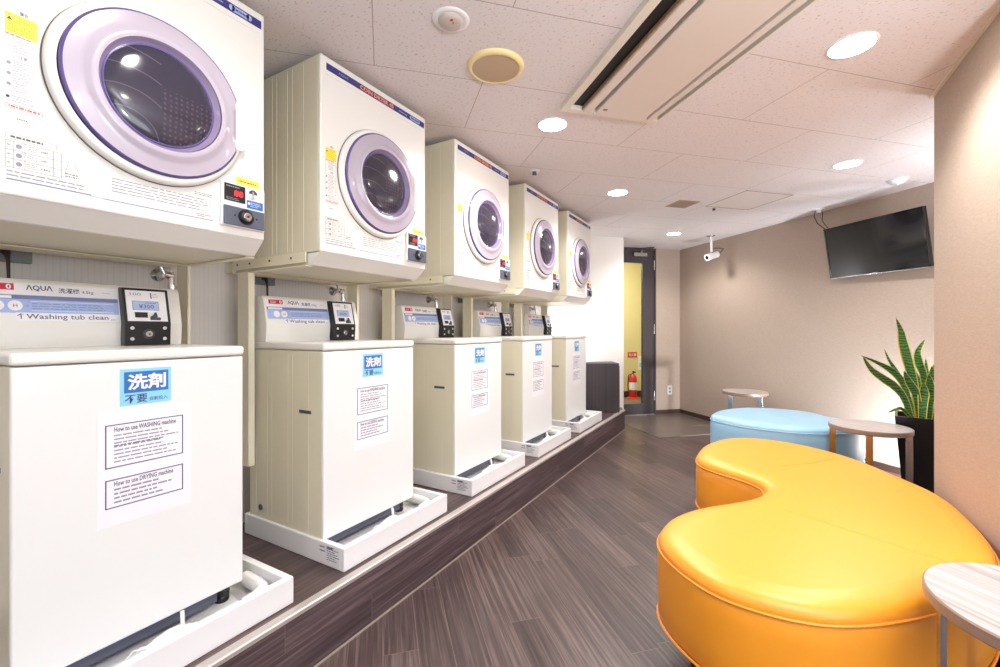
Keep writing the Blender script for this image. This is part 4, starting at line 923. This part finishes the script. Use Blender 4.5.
# ceiling air conditioner, axes: u across, v along
AC = empty('ceiling_air_conditioner', uv(1.07, 1.40, CZ), PI / 4)     # local x = u, local y = v
U0, U1, V0, V1 = 0.815 - 1.07, 1.335 - 1.07, 0.72 - 1.40, 1.955 - 1.40
b = MB(); z0 = -0.024
b.box(U0, 0.852 - 1.07, V0 + 0.0352, V1 - 0.0352, z0, 0.0, M_ACF, 0.001); b.box(1.322 - 1.07, U1, V0 + 0.0352, V1 - 0.0352, z0, 0.0, M_ACF, 0.001); b.box(U0, U1, V1 - 0.035, V1, z0, 0.0, M_ACF, 0.001); b.box(U0, U1, V0, V0 + 0.035, z0, 0.0, M_ACF, 0.001); b.build('frame', AC)
b = MB(); b.box(0.85 - 1.07, 1.324 - 1.07, V0 + 0.03, V1 - 0.03, -0.003, -0.001, M_ACD); b.build('air_slots', AC)
b = MB(); b.box(0.918 - 1.07, 0.962 - 1.07, V0 + 0.033, V1 - 0.033, -0.030, -0.010, M_ACW, 0.004); b.box(0.912 - 1.07, 0.918 - 1.07, V0 + 0.033, V1 - 0.033, -0.022, -0.008, M_ACB); b.build('louver', AC)
b = MB(); b.box(1.262 - 1.07, 1.294 - 1.07, V0 + 0.033, V1 - 0.033, -0.030, -0.010, M_ACW, 0.004); b.box(1.294 - 1.07, 1.300 - 1.07, V0 + 0.033, V1 - 0.033, -0.022, -0.008, M_ACB); b.build('louver', AC)
b = MB(); b.box(0.982 - 1.07, 1.245 - 1.07, V0 + 0.033, V1 - 0.015, -0.032, -0.002, M_ACW, 0.006); b.box(1.0 - 1.07, 1.02 - 1.07, V1 - 0.09, V1 - 0.075, -0.0335, -0.031, M_ACB); b.build('centre_panel', AC)
tag(AC, 'long ivory air conditioner cassette set diagonally in the ceiling', 'air conditioner')

# security camera
cb = Vector((-0.433, 5.512, CZ)); CM = empty('security_camera', cb)
MB().lathe([(0.045, 0.0), (0.043, -0.008), (0.012, -0.010), (0.012, -0.02)], M_STEEL, (0, 0, 0), 'z', 28).build('base', CM)
MB().cyl((0, 0, -0.015), (0.006, 0.0, -0.185), 0.013, M_PLASTIC).build('stem', CM)
aim = Vector((-0.12, -0.92, -0.30)).normalized(); side = Vector((0.95, 0.25, 0)); aim = Vector((-0.62, -0.74, -0.30)).normalized()
p = Vector((0.006, 0.0, -0.235)); b = MB(); b.cyl(p - aim * 0.085, p + aim * 0.062, 0.036, M_PLASTIC, 28); b.cyl(p + aim * 0.062, p + aim * 0.070, 0.038, M_PLASTIC, 28); b.cyl(p + Vector((0, 0, 0.045)), p, 0.014, M_STEEL, 12); b.build('camera_body', CM)
b = MB(); b.cyl(p + aim * 0.0695, p + aim * 0.073, 0.021, M_BLACKG, 24); b.build('lens', CM)
b = MB(); b.tube([p - aim * 0.07, p - aim * 0.10 + Vector((0.02, 0, 0.01)), p + Vector((0.12, 0.0, 0.075)), p + Vector((0.08, 0.0, 0.085)), p + Vector((0.01, 0, 0.09))], 0.004, M_CABLE, 8); b.build('cable', CM)
tag(CM, 'white security camera hanging from the ceiling in the far corner', 'security camera')

# light switch on the door wall
SW = empty('wall_socket', uv(3.688, VD, 0.313))
def wpart(mb, name): o = mb.build(name, SW); return o
e = Vector((S2, S2, 0)); w_ = Vector((S2, -S2, 0))
b = MB(); b.rect((Vector((0, 0, 0)), e, Vector((0, 0, 1)), w_), -0.035, 0.035, -0.06, 0.06, M_PLASTIC, 0, 0.007); wpart(b, 'plate')
for z in (-0.022, 0.022):
    b = MB(); b.rect((Vector((0, 0, z)), e, Vector((0, 0, 1)), w_), -0.014, 0.014, -0.012, 0.012, M_INKP, 0.007, 0.002); wpart(b, 'outlet')
tag(SW, 'white double wall socket low between the glazed door and the corner', 'socket')

# corridor things
EX = empty('fire_extinguisher', uv(3.915, VC - 0.16, 0))
MB().lathe([(0.055, 0.0), (0.062, 0.01), (0.062, 0.30), (0.05, 0.345), (0.022, 0.365), (0.02, 0.385)], M_EXT, (0, 0, 0.025), 'z', 28).build('cylinder', EX)
MB().lathe([(0.0625, 0.12), (0.0625, 0.24)], M_LABW, (0, 0, 0.025), 'z', 28, caps=False).build('label_wrap', EX)
b = MB(); b.tube([(0, 0, 0.41), (0.01, -0.03, 0.44), (0.05, -0.06, 0.43)], 0.012, M_BLACK); b.tube([(0, 0, 0.41), (-0.06, -0.03, 0.38), (-0.075, -0.03, 0.22), (-0.07, -0.03, 0.12)], 0.009, M_BLACK); b.build('hose_and_lever', EX)
MB().lathe([(0.10, 0.0), (0.10, 0.018), (0.075, 0.025)], M_EXT, (0, 0, 0), 'z', 28).build('stand', EX)
tag(EX, 'red fire extinguisher on its stand in the yellow corridor', 'fire extinguisher')
SG = MB(); Fs = (Vector(uv(4.0, VC, 0.70)), Vector((S2, S2, 0)), Vector((0, 0, 1)), Vector((S2, -S2, 0)))
SG.rect(Fs, -0.085, 0.085, -0.045, 0.045, M_EXT, 0.0, 0.004); SG.text(Fs, '消火器', -0.070, 0.070, -0.025, 0.028, M_LABW, 0.005, 0.01)
tag(SG.build('extinguisher_sign'), 'small red sign on the yellow corridor wall above the extinguisher', 'sign')
SN = MB(); Fs = (Vector(uv(4.16, VC, 0.56)), Vector((S2, S2, 0)), Vector((0, 0, 1)), Vector((S2, -S2, 0)))
SN.rect(Fs, -0.05, 0.06, -0.11, 0.11, M_LABW, 0.0, 0.004); SN.rect(Fs, -0.03, 0.0, -0.07, 0.0, M_CYAN, 0.004)
tag(SN.build('wall_notice'), 'white notice with a blue patch on the yellow corridor wall', 'notice')

# ---------------------------------------------------------------- lights
def area(name, loc, target, sx, sy, power, col=(1, 1, 1), spread=180):
    L = bpy.data.lights.new(name, 'AREA'); L.shape = 'RECTANGLE'; L.size = sx; L.size_y = sy; L.energy = power; L.color = col; L.spread = math.radians(spread)
    o = bpy.data.objects.new(name, L); COL.objects.link(o); o.location = loc
    o.rotation_euler = (Vector(target) - Vector(loc)).to_track_quat('-Z', 'Y').to_euler(); return o
area('added_side_fill', (2.42, 0.3, 1.35), (0.0, 0.9, 1.15), 2.3, 1.15, 23, (0.86, 0.93, 1.0))  # side fill lamp added behind the unseen window opening
area('added_bounce_fill', (1.0, 0.1, 1.45), (1.0, 0.3, 2.3), 0.14, 0.14, 42, (0.93, 0.965, 1.0))  # unseen upward lamp added to lift the ceiling and fill the room
area('strobe_behind_washers', (-1.80, 4.32, 0.95), (-1.5, 5.0, 1.35), 0.12, 0.12, 3.0, (0.95, 0.97, 1.0))
area('strobe_recess_up', (1.50, 3.35, 1.50), (1.1, 3.70, 2.6), 0.25, 0.25, 9, (0.93, 0.95, 1.0))
area('strobe_recess_low', (1.26, 3.93, 0.26), (0.80, 4.60, 0.22), 0.12, 0.12, 34, (0.95, 0.96, 1.0))
area('corridor_light', uv(3.0, VD + 0.8, CZ + 0.08), uv(3.4, VD + 0.9, 0.0), 0.8, 0.3, 30, (1.0, 0.98, 0.92))


w = bpy.data.worlds.new('World'); SC.world = w; w.use_nodes = True
w.node_tree.nodes['Background'].inputs[0].default_value = (1, 1, 1, 1); w.node_tree.nodes['Background'].inputs[1].default_value = 0.3

# ---------------------------------------------------------------- camera and view
cam = bpy.data.cameras.new('camera'); cam.sensor_fit = 'HORIZONTAL'; cam.sensor_width = 36.0; cam.lens = 439.83 / 1000 * 36.0
cam.shift_x = 0.0; cam.shift_y = -0.00395; cam.clip_start = 0.02
co = bpy.data.objects.new('camera', cam); COL.objects.link(co); co.location = (0, 0, 1.118); co.rotation_euler = (PI / 2, 0, 0.5257)
SC.camera = co
SC.view_settings.view_transform = 'Standard'; SC.view_settings.look = 'None'; SC.view_settings.gamma = 1.0; SC.view_settings.use_curve_mapping = False
SC.view_settings.exposure = 0.78
SC.cycles.use_denoising = True
SC.cycles.max_bounces = 8; SC.cycles.diffuse_bounces = 5; SC.cycles.sample_clamp_indirect = 6.0
